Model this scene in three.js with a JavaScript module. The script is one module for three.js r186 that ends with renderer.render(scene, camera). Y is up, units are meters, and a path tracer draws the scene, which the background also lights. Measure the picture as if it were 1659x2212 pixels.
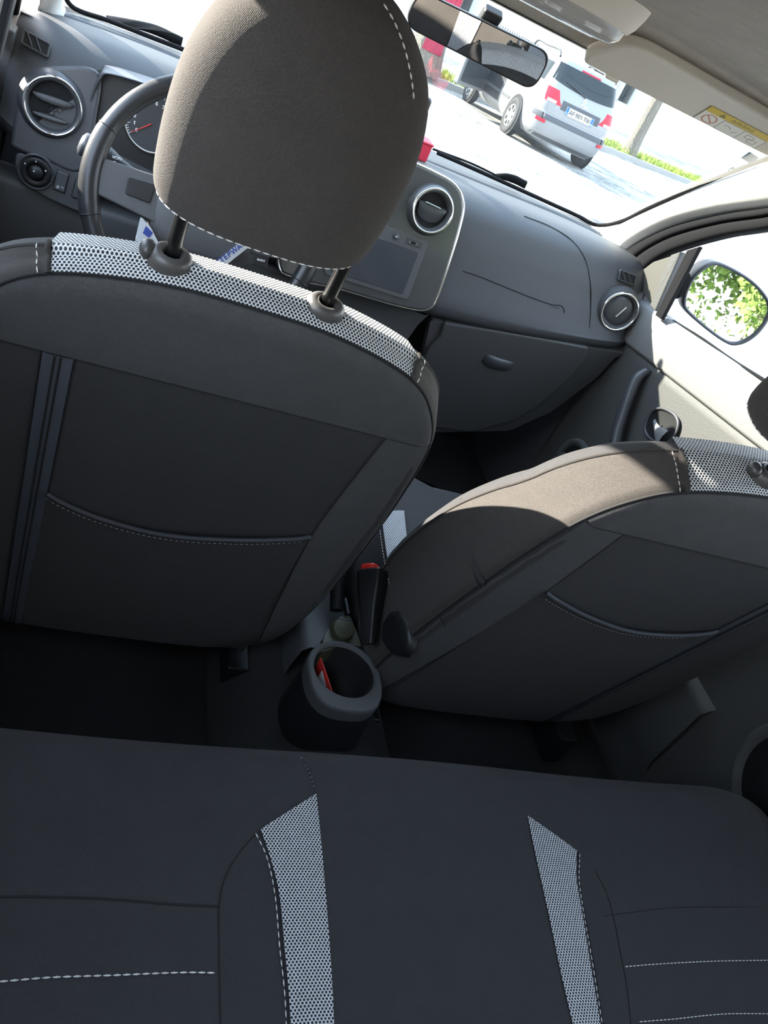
import * as THREE from 'three';
import { mergeGeometries } from 'three/addons/utils/BufferGeometryUtils.js';
import { RoundedBoxGeometry } from 'three/addons/geometries/RoundedBoxGeometry.js';
import { TextGeometry } from 'three/addons/geometries/TextGeometry.js';
import { FontLoader } from 'three/addons/loaders/FontLoader.js';
import { ImprovedNoise } from 'three/addons/math/ImprovedNoise.js';

// ------------------------------------------------------------------ camera, sky, sun, exposure
const scene = new THREE.Scene();
const V = (x, y, z) => new THREE.Vector3(x, y, z);
const FOCAL = 1713.3, EYE = V(-0.4906, 1.3659, 0.9874);
const RIGHT = V(0.90328084, 0.39336911, 0.17130226), UP = V(-0.1943205, 0.73104467, -0.65407434), FWD = V(0.38252224, -0.55752528, -0.73677833);
const camera = new THREE.PerspectiveCamera(2 * Math.atan(1106 / FOCAL) * 180 / Math.PI, 1659 / 2212, 0.02, 400);
camera.position.copy(EYE); camera.up.copy(UP); camera.lookAt(EYE.clone().add(FWD)); scene.add(camera);

const SUN = V(-0.81, 0.312, -0.51).normalize();
{ // hazy bright sky: pale at the horizon, bluer overhead
  const w = 64, h = 128, d = new Float32Array(w * h * 4); for (let y = 0; y < h; y++) { const e = Math.max(0, Math.sin(((y + .5) / h - .5) * Math.PI)), k = Math.pow(e, .5); for (let x = 0; x < w; x++) d.set([1.0 - .52 * k, 1.0 - .34 * k, 1.02 - .07 * k, 1], (y * w + x) * 4); }
  const t = new THREE.DataTexture(d, w, h, THREE.RGBAFormat, THREE.FloatType); t.mapping = THREE.EquirectangularReflectionMapping; t.magFilter = THREE.LinearFilter; t.needsUpdate = true; scene.background = t; scene.environment = t;
}
const sun = new THREE.DirectionalLight(new THREE.Color().setRGB(1, 0.92, 0.82), 4.6);
sun.name = 'sun'; sun.position.copy(SUN).multiplyScalar(30); sun.castShadow = true; sun.shadow.radius = 1.2;
Object.assign(sun.shadow.camera, { left: -12, right: 12, top: 12, bottom: -12, near: 1, far: 80 }); sun.shadow.mapSize.set(4096, 4096);
scene.add(sun, sun.target);
const renderer = new THREE.WebGLRenderer({ antialias: true });
renderer.toneMapping = THREE.LinearToneMapping; renderer.toneMappingExposure = 9.2;
renderer.shadowMap.enabled = true;

// ------------------------------------------------------------------ helpers
let seed = 7; const rnd = () => { seed = (seed + 0x6D2B79F5) | 0; let t = Math.imul(seed ^ (seed >>> 15), 1 | seed); t = (t + Math.imul(t ^ (t >>> 7), 61 | t)) ^ t; return ((t ^ (t >>> 14)) >>> 0) / 4294967296; };
const noise = new ImprovedNoise();
const font = await new FontLoader().loadAsync('fonts/droid/droid_sans_bold.typeface.json');
const ray = (px, py) => RIGHT.clone().multiplyScalar((px - 829.5) / FOCAL).addScaledVector(UP, -(py - 1106) / FOCAL).add(FWD);
const onPlane = (px, py, P, n) => { const d = ray(px, py); return EYE.clone().addScaledVector(d, P.clone().sub(EYE).dot(n) / d.dot(n)); };
const onX = (px, py, x) => onPlane(px, py, V(x, 0, 0), V(1, 0, 0)), onY = (px, py, y) => onPlane(px, py, V(0, y, 0), V(0, 1, 0)), onZ = (px, py, z) => onPlane(px, py, V(0, 0, z), V(0, 0, 1));

const taken = {};
const numbered = (n) => { const k = taken[n] = (taken[n] ?? -1) + 1; return k ? n + '_' + String(k).padStart(3, '0') : n; };
const shade = (m) => { m.castShadow = m.receiveShadow = true; return m; };
function thing(name, base, label, category, opt = {}) {
  const o = new THREE.Group(); o.name = numbered(name); o.position.copy(base); o.userData.base = undefined; scene.add(o);
  o.userData = { label, category }; if (opt.group) o.userData.group = opt.group; if (opt.kind) o.userData.kind = opt.kind;
  bases.set(o, base.clone()); return o;
}
const bases = new Map();
// geometry in metres in the car's frame; it is moved into its thing's frame here
function part(parent, name, geo, mat, label) {
  const b = bases.get(parent); const g = geo; g.translate(-b.x, -b.y, -b.z);
  const m = shade(new THREE.Mesh(g, mat)); m.name = name; parent.add(m); bases.set(m, b);
  if (label) m.userData.label = label; return m;
}
function single(name, geo, mat, label, category, opt = {}) {
  geo.computeBoundingBox(); const b = geo.boundingBox.getCenter(V(0, 0, 0)); b.y = geo.boundingBox.min.y;
  geo.translate(-b.x, -b.y, -b.z); const m = shade(new THREE.Mesh(geo, mat)); m.name = numbered(name); m.position.copy(b); scene.add(m); bases.set(m, b);
  m.userData = { label, category }; if (opt.group) m.userData.group = opt.group; if (opt.kind) m.userData.kind = opt.kind; return m;
}
function group(parent, name, label) { const o = new THREE.Group(); o.name = name; parent.add(o); bases.set(o, bases.get(parent)); if (label) o.userData.label = label; return o; }

const clean = (g) => { const o = g.index ? g.toNonIndexed() : g; for (const k of Object.keys(o.attributes)) if (!['position', 'normal', 'uv'].includes(k)) o.deleteAttribute(k); o.clearGroups(); return o; };
const merge = (list) => mergeGeometries(list.map(clean));
function grid(nu, nv, fn, uvf) {
  const p = [], t = [], idx = [];
  for (let j = 0; j <= nv; j++) for (let i = 0; i <= nu; i++) { const q = fn(i / nu, j / nv, i, j); p.push(q.x, q.y, q.z); const w = uvf ? uvf(i / nu, j / nv, q) : [i / nu, j / nv]; t.push(w[0], w[1]); }
  for (let j = 0; j < nv; j++) for (let i = 0; i < nu; i++) { const a = j * (nu + 1) + i, b = a + 1, c = a + nu + 1, d = c + 1; idx.push(a, b, d, a, d, c); }
  const g = new THREE.BufferGeometry(); g.setAttribute('position', new THREE.Float32BufferAttribute(p, 3)); g.setAttribute('uv', new THREE.Float32BufferAttribute(t, 2)); g.setIndex(idx); g.computeVertexNormals(); return g;
}
// rings of points -> skin; uv in metres along and around
function loft(rings, { closed = true, caps = false } = {}) {
  const n = rings[0].length, m = rings.length; const N = closed ? n : n - 1; let vv = [0]; for (let j = 1; j < m; j++) vv.push(vv[j - 1] + rings[j][0].distanceTo(rings[j - 1][0]));
  const acc = rings.map((r) => { const a = [0]; for (let i = 1; i <= N; i++) a.push(a[i - 1] + r[i % n].distanceTo(r[i - 1])); return a; });
  let g = grid(N, m - 1, (u, v, i, j) => rings[j][i % n], null); const t = g.attributes.uv; for (let j = 0; j < m; j++) for (let i = 0; i <= N; i++) t.setXY(j * (N + 1) + i, acc[j][i], vv[j]);
  if (closed) { const q = g.attributes.normal; for (let j = 0; j < m; j++) { const a = j * (N + 1), b = a + N, s = V(q.getX(a) + q.getX(b), q.getY(a) + q.getY(b), q.getZ(a) + q.getZ(b)).normalize(); q.setXYZ(a, s.x, s.y, s.z); q.setXYZ(b, s.x, s.y, s.z); } }
  if (caps) { const fan = (r, flip) => { const c = r.reduce((s, q) => s.add(q), V(0, 0, 0)).divideScalar(r.length); const p = [], uv = []; for (let i = 0; i < n; i++) { const a = r[i], b = r[(i + 1) % n]; for (const q of flip ? [c, b, a] : [c, a, b]) { p.push(q.x, q.y, q.z); uv.push(q.x, q.y); } } const f = new THREE.BufferGeometry(); f.setAttribute('position', new THREE.Float32BufferAttribute(p, 3)); f.setAttribute('uv', new THREE.Float32BufferAttribute(uv, 2)); f.computeVertexNormals(); return f; }; g = merge([g, fan(rings[0], true), fan(rings[m - 1], false)]); }
  return g;
}
const spline = (pts, n, closed = false) => new THREE.CatmullRomCurve3(pts, closed, 'catmullrom', 0.5).getPoints(n);
const tube = (pts, r, { n = 40, k = 8, closed = false, straight = false } = {}) => { const c = straight ? (() => { const q = new THREE.CurvePath(); for (let i = 0; i + 1 < pts.length; i++) q.add(new THREE.LineCurve3(pts[i], pts[i + 1])); return q; })() : new THREE.CatmullRomCurve3(pts, closed); return new THREE.TubeGeometry(c, n, r, k, closed); };
const basis = (n, upish = V(0, 1, 0)) => { const z = n.clone().normalize(); const x = upish.clone().cross(z); if (x.length() < 1e-4) x.set(1, 0, 0); x.normalize(); const y = z.clone().cross(x); return new THREE.Matrix4().makeBasis(x, y, z); };
const put = (geo, at, n = V(0, 0, 1), upish = V(0, 1, 0), roll = 0) => { const m = basis(n, upish); if (roll) m.multiply(new THREE.Matrix4().makeRotationZ(roll)); m.setPosition(at); return geo.applyMatrix4(m); };
const box = (x0, x1, y0, y1, z0, z1, r = 0.004) => { const w = x1 - x0, h = y1 - y0, d = z1 - z0; return new RoundedBoxGeometry(w, h, d, 2, Math.min(r, w * .49, h * .49, d * .49)).translate((x0 + x1) / 2, (y0 + y1) / 2, (z0 + z1) / 2); };
const rod = (a, b, r0, r1 = r0, k = 14) => { const d = b.clone().sub(a); const g = new THREE.CylinderGeometry(r1, r0, d.length(), k, 1); g.applyQuaternion(new THREE.Quaternion().setFromUnitVectors(V(0, 1, 0), d.clone().normalize())); return g.translate((a.x + b.x) / 2, (a.y + b.y) / 2, (a.z + b.z) / 2); };
const lathe = (prof, at, n, k = 40) => { const g = new THREE.LatheGeometry(prof.map(([r, h]) => new THREE.Vector2(r, h)), k); g.rotateX(Math.PI / 2); return put(g, at, n); };
// rounded polygon in 2D
function roundPoly(p, r, seg = 6) {
  const out = [], n = p.length; for (let i = 0; i < n; i++) { const a = p[(i + n - 1) % n], b = p[i], c = p[(i + 1) % n]; const u = a.clone().sub(b), w = c.clone().sub(b); const rr = Math.min(Array.isArray(r) ? r[i] : r, u.length() * .48, w.length() * .48); u.setLength(rr).add(b); w.setLength(rr).add(b); for (let k = 0; k <= seg; k++) { const t = k / seg; out.push(new THREE.Vector2((1 - t) ** 2 * u.x + 2 * t * (1 - t) * b.x + t * t * w.x, (1 - t) ** 2 * u.y + 2 * t * (1 - t) * b.y + t * t * w.y)); } } return out;
}
// a plate with bevelled edges: coplanar 3D outline, facing n, its face t above the plane
function plate(pts, n, { t = .004, bevel = .0015, r = .004, holes = [], under = 0, smooth = 0 } = {}) {
  n = n.clone().normalize(); const P = pts[0], M = basis(n).setPosition(P), I = M.clone().invert();
  const to2 = (q) => { const w = q.clone().applyMatrix4(I); return new THREE.Vector2(w.x, w.y); };
  let q = (smooth ? spline(pts, smooth, true).slice(0, -1) : pts).map(to2); if (THREE.ShapeUtils.area(q) < 0) q.reverse(); if (!smooth && r) q = roundPoly(q, r);
  const s = new THREE.Shape(q); for (const h of holes) { let k = h.map(to2); if (THREE.ShapeUtils.area(k) > 0) k.reverse(); s.holes.push(new THREE.Path(k)); }
  const g = new THREE.ExtrudeGeometry(s, { depth: t - bevel + under, bevelEnabled: bevel > 0, bevelThickness: bevel, bevelSize: bevel, bevelOffset: -bevel, bevelSegments: 3, curveSegments: 8 });
  g.translate(0, 0, -under); return g.applyMatrix4(M);
}
const pxPlate = (px, P, n, o) => plate(px.map(([a, b]) => onPlane(a, b, P, n)), n, o);
const circle3 = (c, n, r, k = 40) => { const M = basis(n); const x = V(0, 0, 0), y = V(0, 0, 0), z = V(0, 0, 0); M.extractBasis(x, y, z); return Array.from({ length: k }, (_, i) => c.clone().addScaledVector(x, r * Math.cos(i / k * 2 * Math.PI)).addScaledVector(y, r * Math.sin(i / k * 2 * Math.PI))); };
// a row of thread stitches along points
function stitches(pts, nrm, len, gap, r) {
  const c = new THREE.CatmullRomCurve3(pts), L = c.getLength(), out = [], k = Math.floor(L / (len + gap));
  for (let i = 0; i < k; i++) { const a = c.getPointAt(i * (len + gap) / L), b = c.getPointAt(Math.min(1, (i * (len + gap) + len) / L)); if (a.distanceTo(b) < 1e-5) continue; const g = new THREE.CylinderGeometry(r * .55, r * .55, a.distanceTo(b), 5, 2); const p = g.attributes.position; for (let j = 0; j < p.count; j++) { const f = Math.abs(p.getY(j)) < 1e-6 ? 1.7 : .6; p.setX(j, p.getX(j) * f); p.setZ(j, p.getZ(j) * f); } g.applyQuaternion(new THREE.Quaternion().setFromUnitVectors(V(0, 1, 0), b.clone().sub(a).normalize())); const m = a.clone().add(b).multiplyScalar(.5).addScaledVector(nrm, r * .5); out.push(g.translate(m.x, m.y, m.z)); }
  return merge(out);
}

// ------------------------------------------------------------------ textures
function tex(w, h, fn, { srgb = false, rx = 1, ry = 1 } = {}) {
  const d = new Uint8Array(w * h * 4); for (let y = 0; y < h; y++) for (let x = 0; x < w; x++) { const c = fn(x, y), i = (y * w + x) * 4; if (Array.isArray(c)) { d[i] = c[0]; d[i + 1] = c[1]; d[i + 2] = c[2]; } else d[i] = d[i + 1] = d[i + 2] = c; d[i + 3] = 255; }
  const t = new THREE.DataTexture(d, w, h); t.wrapS = t.wrapT = THREE.RepeatWrapping; t.magFilter = THREE.LinearFilter; t.minFilter = THREE.LinearMipmapLinearFilter; t.generateMipmaps = true; if (srgb) t.colorSpace = THREE.SRGBColorSpace; t.repeat.set(rx, ry); t.needsUpdate = true; return t;
}
const wrapNoise = (n, oct, s0) => { const a = new Float32Array(n * n); let amp = 1, tot = 0; for (let o = 0, s = s0; o < oct; o++, s *= 2, amp *= .6) { const G = Array.from({ length: s * s }, rnd); tot += amp; for (let y = 0; y < n; y++) for (let x = 0; x < n; x++) { const fx = x / n * s, fy = y / n * s, ix = fx | 0, iy = fy | 0; let u = fx - ix, v = fy - iy; u = u * u * (3 - 2 * u); v = v * v * (3 - 2 * v); const g = (i, j) => G[(j % s) * s + i % s]; a[y * n + x] += amp * ((g(ix, iy) * (1 - u) + g(ix + 1, iy) * u) * (1 - v) + (g(ix, iy + 1) * (1 - u) + g(ix + 1, iy + 1) * u) * v); } } for (let i = 0; i < a.length; i++) a[i] /= tot; return a; };
const grainN = wrapNoise(256, 2, 96), fineN = wrapNoise(256, 2, 128), coarseN = wrapNoise(256, 5, 4);
const TILE = 1 / 0.11;       // one tile covers 11 cm
const grainT = tex(256, 256, (x, y) => 255 * Math.min(1, Math.max(0, (grainN[y * 256 + x] - .25) * 1.9)), { rx: TILE, ry: TILE });
const fine5 = wrapNoise(512, 2, 256), weaveH = (x, y) => { const a = Math.sin((x + y) / 512 * 2 * Math.PI * 92) * .5 + .5, b = fine5[y * 512 + x]; return .35 * a + .85 * b - .1; };
const weaveT = tex(512, 512, (x, y) => 255 * Math.min(1, Math.max(0, weaveH(x, y))), { rx: TILE, ry: TILE });
const weaveC = tex(512, 512, (x, y) => { const k = 150 + 105 * Math.min(1, Math.max(0, weaveH(x, y))) * (.8 + .4 * coarseN[(y >> 1) * 256 + (x >> 1)] - .1); return [k, k, k].map((q) => Math.min(255, q)); }, { srgb: true, rx: TILE, ry: TILE });
// net of white thread over black foam: hexagonal holes, 3.8 mm apart
const netDist = (x, y) => { let m = 9; for (const [cx, cy] of [[0, 0], [1, 0], [.5, .5], [0, 1], [1, 1]]) m = Math.min(m, Math.hypot((x - cx) * 3.8, (y - cy) * 5.6)); return m; };
const netPx = 96, netPy = 144;
const netC = tex(netPx, netPy, (x, y) => { const d = netDist((x + .5) / netPx, (y + .5) / netPy), k = Math.min(1, Math.max(0, (d - 1.02) / .22)); return [12 + 208 * k, 13 + 209 * k, 16 + 208 * k]; }, { srgb: true, rx: 1 / .0038, ry: 1 / .0056 });
const netB = tex(netPx, netPy, (x, y) => { const d = netDist((x + .5) / netPx, (y + .5) / netPy); return 255 * Math.min(1, Math.max(0, (d - .9) / .7)); }, { rx: 1 / .0038, ry: 1 / .0056 });
function canvasTex(w, h, draw) { const c = document.createElement('canvas'); c.width = w; c.height = h; const x = c.getContext('2d'); draw(x, w, h); const t = new THREE.CanvasTexture(c); t.colorSpace = THREE.SRGBColorSpace; t.anisotropy = 4; return t; }

// ------------------------------------------------------------------ materials (linear base colours)
const rgb = (r, g, b) => new THREE.Color().setRGB(r, g ?? r, b ?? r);
const std = (c, o = {}) => new THREE.MeshStandardMaterial({ color: Array.isArray(c) ? rgb(...c) : c, roughness: .6, side: THREE.DoubleSide, ...o });
const phy = (c, o = {}) => new THREE.MeshPhysicalMaterial({ color: Array.isArray(c) ? rgb(...c) : c, roughness: .6, side: THREE.DoubleSide, ...o });
const cloth = (c, o = {}) => phy(c, { roughness: .95, map: weaveC, bumpMap: weaveT, bumpScale: .0006, sheen: .35, sheenRoughness: .6, sheenColor: rgb(.35, .32, .30), ...o });
const M = {
  dash: std([.045, .046, .049], { roughness: .56, bumpMap: grainT, bumpScale: .00012 }),
  dashLow: std([.078, .078, .080], { roughness: .6, bumpMap: grainT, bumpScale: .00010 }),
  smooth: std([.052, .054, .060], { roughness: .38 }),
  black: std([.012, .012, .013], { roughness: .45 }), gloss: std([.010, .010, .012], { roughness: .12 }),
  rubber: phy([.010, .010, .011], { roughness: .85, specularIntensity: .2 }),
  fascia: phy([.060, .060, .060], { roughness: .4, metalness: .2, clearcoat: .6, clearcoatRoughness: .08 }),
  chrome: std([.78, .79, .80], { roughness: .08, metalness: 1 }), steel: std([.40, .39, .38], { roughness: .28, metalness: 1 }), darkSteel: std([.13, .125, .12], { roughness: .3, metalness: 1 }),
  leather: std([.020, .020, .021], { roughness: .36, bumpMap: grainT, bumpScale: .00005 }),
  white: std([.75, .75, .74], { roughness: .5 }), thread: std([.62, .60, .57], { roughness: .9 }), darkThread: std([.008, .008, .009], { roughness: .9 }),
  cloth: cloth([.052, .051, .053]), clothYoke: cloth([.098, .097, .100]), clothSide: cloth([.085, .074, .066]), clothBench: cloth([.048, .046, .050]),
  piping: std([.035, .036, .040], { roughness: .6 }),
  net: phy([.80, .80, .80], { roughness: .75, map: netC, bumpMap: netB, bumpScale: .0009 }),
  carpet: cloth([.014, .014, .015], { bumpScale: .0025 }),
  liner: cloth([.80, .715, .60], { bumpScale: .0003, sheen: 0 }), pillar: std([.70, .68, .63], { roughness: .6, bumpMap: grainT, bumpScale: .0001 }),
  visor: std([.72, .645, .54], { roughness: .7, bumpMap: grainT, bumpScale: .00008 }),
  doorUp: std([.16, .157, .15], { roughness: .6, bumpMap: grainT, bumpScale: .0003 }), doorLow: std([.060, .059, .056], { roughness: .62, bumpMap: grainT, bumpScale: .0003 }),
  red: std([.55, .03, .025], { roughness: .4 }), redBox: std([.50, .02, .05], { roughness: .45 }),
  screen: phy([.055, .058, .066], { roughness: .16, clearcoat: .6, clearcoatRoughness: .1 }),
  glass: new THREE.MeshPhysicalMaterial({ color: rgb(.95, .975, .96), roughness: 0, transmission: 1, thickness: 0, ior: 1.5, side: THREE.DoubleSide }),
  screenGlass: new THREE.MeshPhysicalMaterial({ color: rgb(.60, .64, .62), roughness: 0, transmission: 1, thickness: 0, ior: 1.5, side: THREE.DoubleSide }),
  mirror: std([.88, .89, .88], { roughness: .01, metalness: 1 }),
  olive: std([.050, .052, .030], { roughness: .5 }), skin: std([.10, .12, .16], { roughness: .3, metalness: .4 }),
};
// ------------------------------------------------------------------ car shell
const SIDE_N = V(1, .24, 0).normalize(), SIDE_P = V(.69, .97, 0), WS_N = V(0, .60, -.385).normalize(), WS_P = V(.66, .975, -.93);
const sideX = (y) => y > .97 ? .69 - .24 * (y - .97) : .69;
const onSide = (px, py) => { const q = onPlane(px, py, SIDE_P, SIDE_N); return q.y > .97 ? q : onX(px, py, .69); };
const onWS = (px, py) => onPlane(px, py, WS_P, WS_N);
const flip = (s) => (q) => V(q.x * s, q.y, q.z);
const lerpTable = (t, x) => { for (let i = 0; i + 1 < t.length; i++) if (x <= t[i + 1][0] || i + 2 === t.length) { const k = (x - t[i][0]) / (t[i + 1][0] - t[i][0]); return t[i][1] + (t[i + 1][1] - t[i][1]) * Math.max(0, Math.min(1, k)); } };
const smoothTable = (t, x) => { // Catmull-Rom through a table
  let i = 0; while (i + 2 < t.length && x > t[i + 1][0]) i++; const g = (k) => t[Math.max(0, Math.min(t.length - 1, k))]; const [x1, y1] = g(i), [x2, y2] = g(i + 1), [x0, y0] = g(i - 1), [x3, y3] = g(i + 2); const k = Math.max(0, Math.min(1, (x - x1) / (x2 - x1))), h = x2 - x1; const m1 = i === 0 ? (y2 - y1) : (y2 - y0) / (x2 - x0) * h, m2 = i + 2 >= t.length ? (y2 - y1) : (y3 - y1) / (x3 - x1) * h; return (2 * k ** 3 - 3 * k * k + 1) * y1 + (k ** 3 - 2 * k * k + k) * m1 + (-2 * k ** 3 + 3 * k * k) * y2 + (k ** 3 - k * k) * m2; };
const ROOF = [[-.405, 1.328], [-.385, 1.356], [-.34, 1.388], [-.25, 1.405], [-.1, 1.42], [0, 1.428], [.4, 1.455], [.9, 1.465], [1.4, 1.44], [1.75, 1.37]];
const roofY = (x, z) => smoothTable(ROOF, z) - .045 * Math.min(1, .06 + Math.max(0, z + .405) / .35) * Math.pow(Math.abs(x) / .6, 3.2);

{ // headliner with the roof skin above it
  const inner = grid(40, 50, (u, v) => { const x = -.61 + 1.22 * u, z = -.405 + 2.155 * v; return V(x, roofY(x, z), z); }, (u, v, q) => [q.x, q.z]);
  const outer = grid(12, 20, (u, v) => { const x = -.66 + 1.32 * u, z = -.45 + 2.23 * v; return V(x, roofY(x * .92, Math.min(1.75, Math.max(-.405, z))) + .05, z); }, (u, v, q) => [q.x, q.z]);
  const o = thing('ceiling', V(0, 1.3, 0), 'beige cloth headliner over the cabin of the car', 'ceiling', { kind: 'structure' });
  part(o, 'headliner', inner, M.liner); part(o, 'roof_skin', outer, M.skin);
  part(o, 'front_header', loft([-.60, -.3, 0, .3, .60].map((x) => [V(x, roofY(x, -.405) - .002, -.405), V(x, roofY(x, -.405) - .004, -.425), V(x, roofY(x, -.405) + .05, -.45)]), { closed: false }), M.liner);
}
single('floor', merge([box(-.74, .74, .16, .21, -1.02, 1.7, .01), grid(20, 8, (u, v) => { const z = -.95 + 1.7 * v, a = u * 2 - 1; return V(a * .17, .21 + .13 * Math.cos(a * Math.PI / 2) ** .7, z); }, (u, v, q) => [q.x, q.z])]), M.carpet, 'black carpeted floor with a raised tunnel along the middle', 'floor', { kind: 'structure' });
single('wall_front', box(-.74, .74, .16, .950, -1.06, -1.02, .005), M.carpet, 'dark bulkhead at the front of the foot wells', 'wall', { kind: 'structure' });

for (const s of [1, -1]) single(s > 0 ? 'wall_right' : 'wall_left', box(s > 0 ? .70 : -.76, s > 0 ? .76 : -.70, .16, .965, -1.06, -.645, .004), M.dashLow, s > 0 ? 'dark side trim of the passenger foot well' : 'dark side trim of the driver foot well', 'wall', { kind: 'structure' });
// windscreen
const wsBase = (x) => V(x, .965, -1.055 + .27 * x * x), wsTop = (x) => V(x * .90, 1.330 - .02 * Math.pow(Math.abs(x) / .67, 3), -.375);
{
  const o = thing('window_1', V(0, .96, -1), 'clear front windscreen with a black edge seal', 'window', { kind: 'structure' });
  part(o, 'pane', grid(16, 8, (u, v) => { const x = -.69 + 1.38 * u; return wsBase(x).lerp(wsTop(x), v); }, (u, v, q) => [q.x, q.z]), M.screenGlass, 'faintly tinted laminated glass');
  for (const s of [1, -1]) { const f = flip(s); part(o, 'seal', tube([[945, 330], [1000, 354], [1100, 399], [1190, 440], [1255, 470], [1272, 480], [1288, 486], [1310, 486], [1345, 477], [1400, 450], [1500, 405], [1659, 342], [1720, 322]].map(([a, b]) => f(onWS(a, b).lerp(EYE, .012))), s > 0 ? .0046 : .0046, { n: 110 }), M.rubber, 'black rubber seal'); }
  part(o, 'lower_band', grid(40, 1, (u, v) => { const x = -.66 + 1.32 * u; return wsBase(x).lerp(wsTop(x), 0.010 + .005 * v).add(V(0, -.003, .003)); }), M.rubber);
}
// pillars beside the windscreen
for (const s of [1, -1]) {
  const f = flip(s), A = [[1268, 492], [1290, 489], [1330, 483], [1400, 450], [1500, 405], [1659, 342]].map(([a, b]) => onWS(a, b)), B = [[1330, 590], [1338, 566], [1368, 532], [1450, 490], [1550, 465], [1659, 450]].map(([a, b]) => onSide(a, b));
  A.push(V(.575, 1.335, -.36), V(.585, 1.345, -.2)); B.push(V(sideX(1.278), 1.278, -.28), V(sideX(1.338), 1.338, -.15));
  const a2 = spline(A, 30), b2 = spline(B, 30);
  const rings = a2.map((p, i) => { const q = b2[i], m = p.clone().lerp(q, .3).add(V(-.022, .0, .012)), m2 = p.clone().lerp(q, .7).add(V(-.020, -.002, .014)), o = p.clone().lerp(q, .5).add(V(.05, .03, -.05)); return spline([p, m, m2, q], 10).concat([o]).map(f); });
  single('trim_' + (s > 0 ? 1 : 2), loft(rings), M.pillar, s > 0 ? 'pale grey windscreen pillar trim on the passenger side' : 'pale grey windscreen pillar trim on the driver side', 'pillar', { kind: 'structure' });
}
// rails over the doors
const RAILB = [[-.28, 1.278], [-.15, 1.338], [.0, 1.374], [.3, 1.390], [.9, 1.382], [1.3, 1.33], [1.7, 1.2]];
for (const s of [1, -1]) {
  const f = flip(s); const rings = []; for (let i = 0; i <= 24; i++) { const z = -.28 + 1.98 * i / 24, y = smoothTable(RAILB, z), yr = roofY(.585, z); rings.push([V(sideX(y) + .02, y, z), V(sideX(y) - .012, y + .003, z), V(.602, (y + yr) / 2, z), V(.575, yr - .004, z), V(.60, yr + .04, z), V(.68, yr, z)].map(f)); }
  single('trim_' + (s > 0 ? 3 : 4), loft(rings, { caps: true }), M.liner, s > 0 ? 'beige roof rail trim above the passenger doors' : 'beige roof rail trim above the driver side doors', 'trim', { kind: 'structure' });
  // B pillar and C pillar
  const bp = [.30, 1.30].map((z0, k) => { const w = k ? .22 : .085; const r = []; for (let i = 0; i <= 8; i++) { const y = .95 + .43 * i / 8, x = sideX(y), lean = (y - .95) * (k ? .25 : -.05); r.push([V(x + .04, y, z0 + lean), V(x - .012, y, z0 + lean), V(x - .016, y, z0 + w / 2 + lean), V(x - .012, y, z0 + w + (k ? .3 : lean)), V(x + .04, y, z0 + w + (k ? .3 : lean))].map(f)); } return loft(r); });
  single('trim_' + (s > 0 ? 5 : 6), bp[0], M.pillar, s > 0 ? 'pale centre pillar trim on the passenger side' : 'pale centre pillar trim on the driver side', 'pillar', { kind: 'structure' });
  single('trim_' + (s > 0 ? 7 : 8), bp[1], M.pillar, s > 0 ? 'pale rear pillar trim on the passenger side' : 'pale rear pillar trim on the driver side', 'pillar', { kind: 'structure' });
}
// doors
const sillY = (z) => .939 + .149 * (z + .499), beltY = (z) => .861 + .147 * (z + .347);
function doorSkin(o, f, z0, z1, sill, belt) {
  const N = 24, up = [], low = [], out = [];
  for (let i = 0; i <= N; i++) { const z = z0 + (z1 - z0) * i / N, S = sill(z), B = belt(z);
    up.push([V(.735, S, z), V(.712, S + .004, z), V(.697, S + .001, z), V(.687, S - .010, z), V(.682, S - .028, z), V(.680, (S + B) / 2, z), V(.681, B + .008, z), V(.688, B, z), V(.70, B - .001, z)].map(f));
    low.push([V(.70, B + .003, z), V(.691, B - .004, z), V(.690, B - .02, z), V(.692, B - .12, z), V(.70, .62, z), V(.70, .42, z), V(.69, .30, z), V(.70, .22, z)].map(f));
    out.push([V(.735, S, z), V(.80, S - .02, z), V(.83, S - .18, z), V(.835, S - .45, z), V(.79, .2, z)].map(f)); }
  part(o, 'upper_panel', loft(up, { closed: false }), M.doorUp, 'grained grey upper door panel'); part(o, 'lower_panel', loft(low, { closed: false }), M.doorLow, 'dark grained lower door panel'); part(o, 'outer_skin', loft(out, { closed: false }), M.skin);
}
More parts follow.
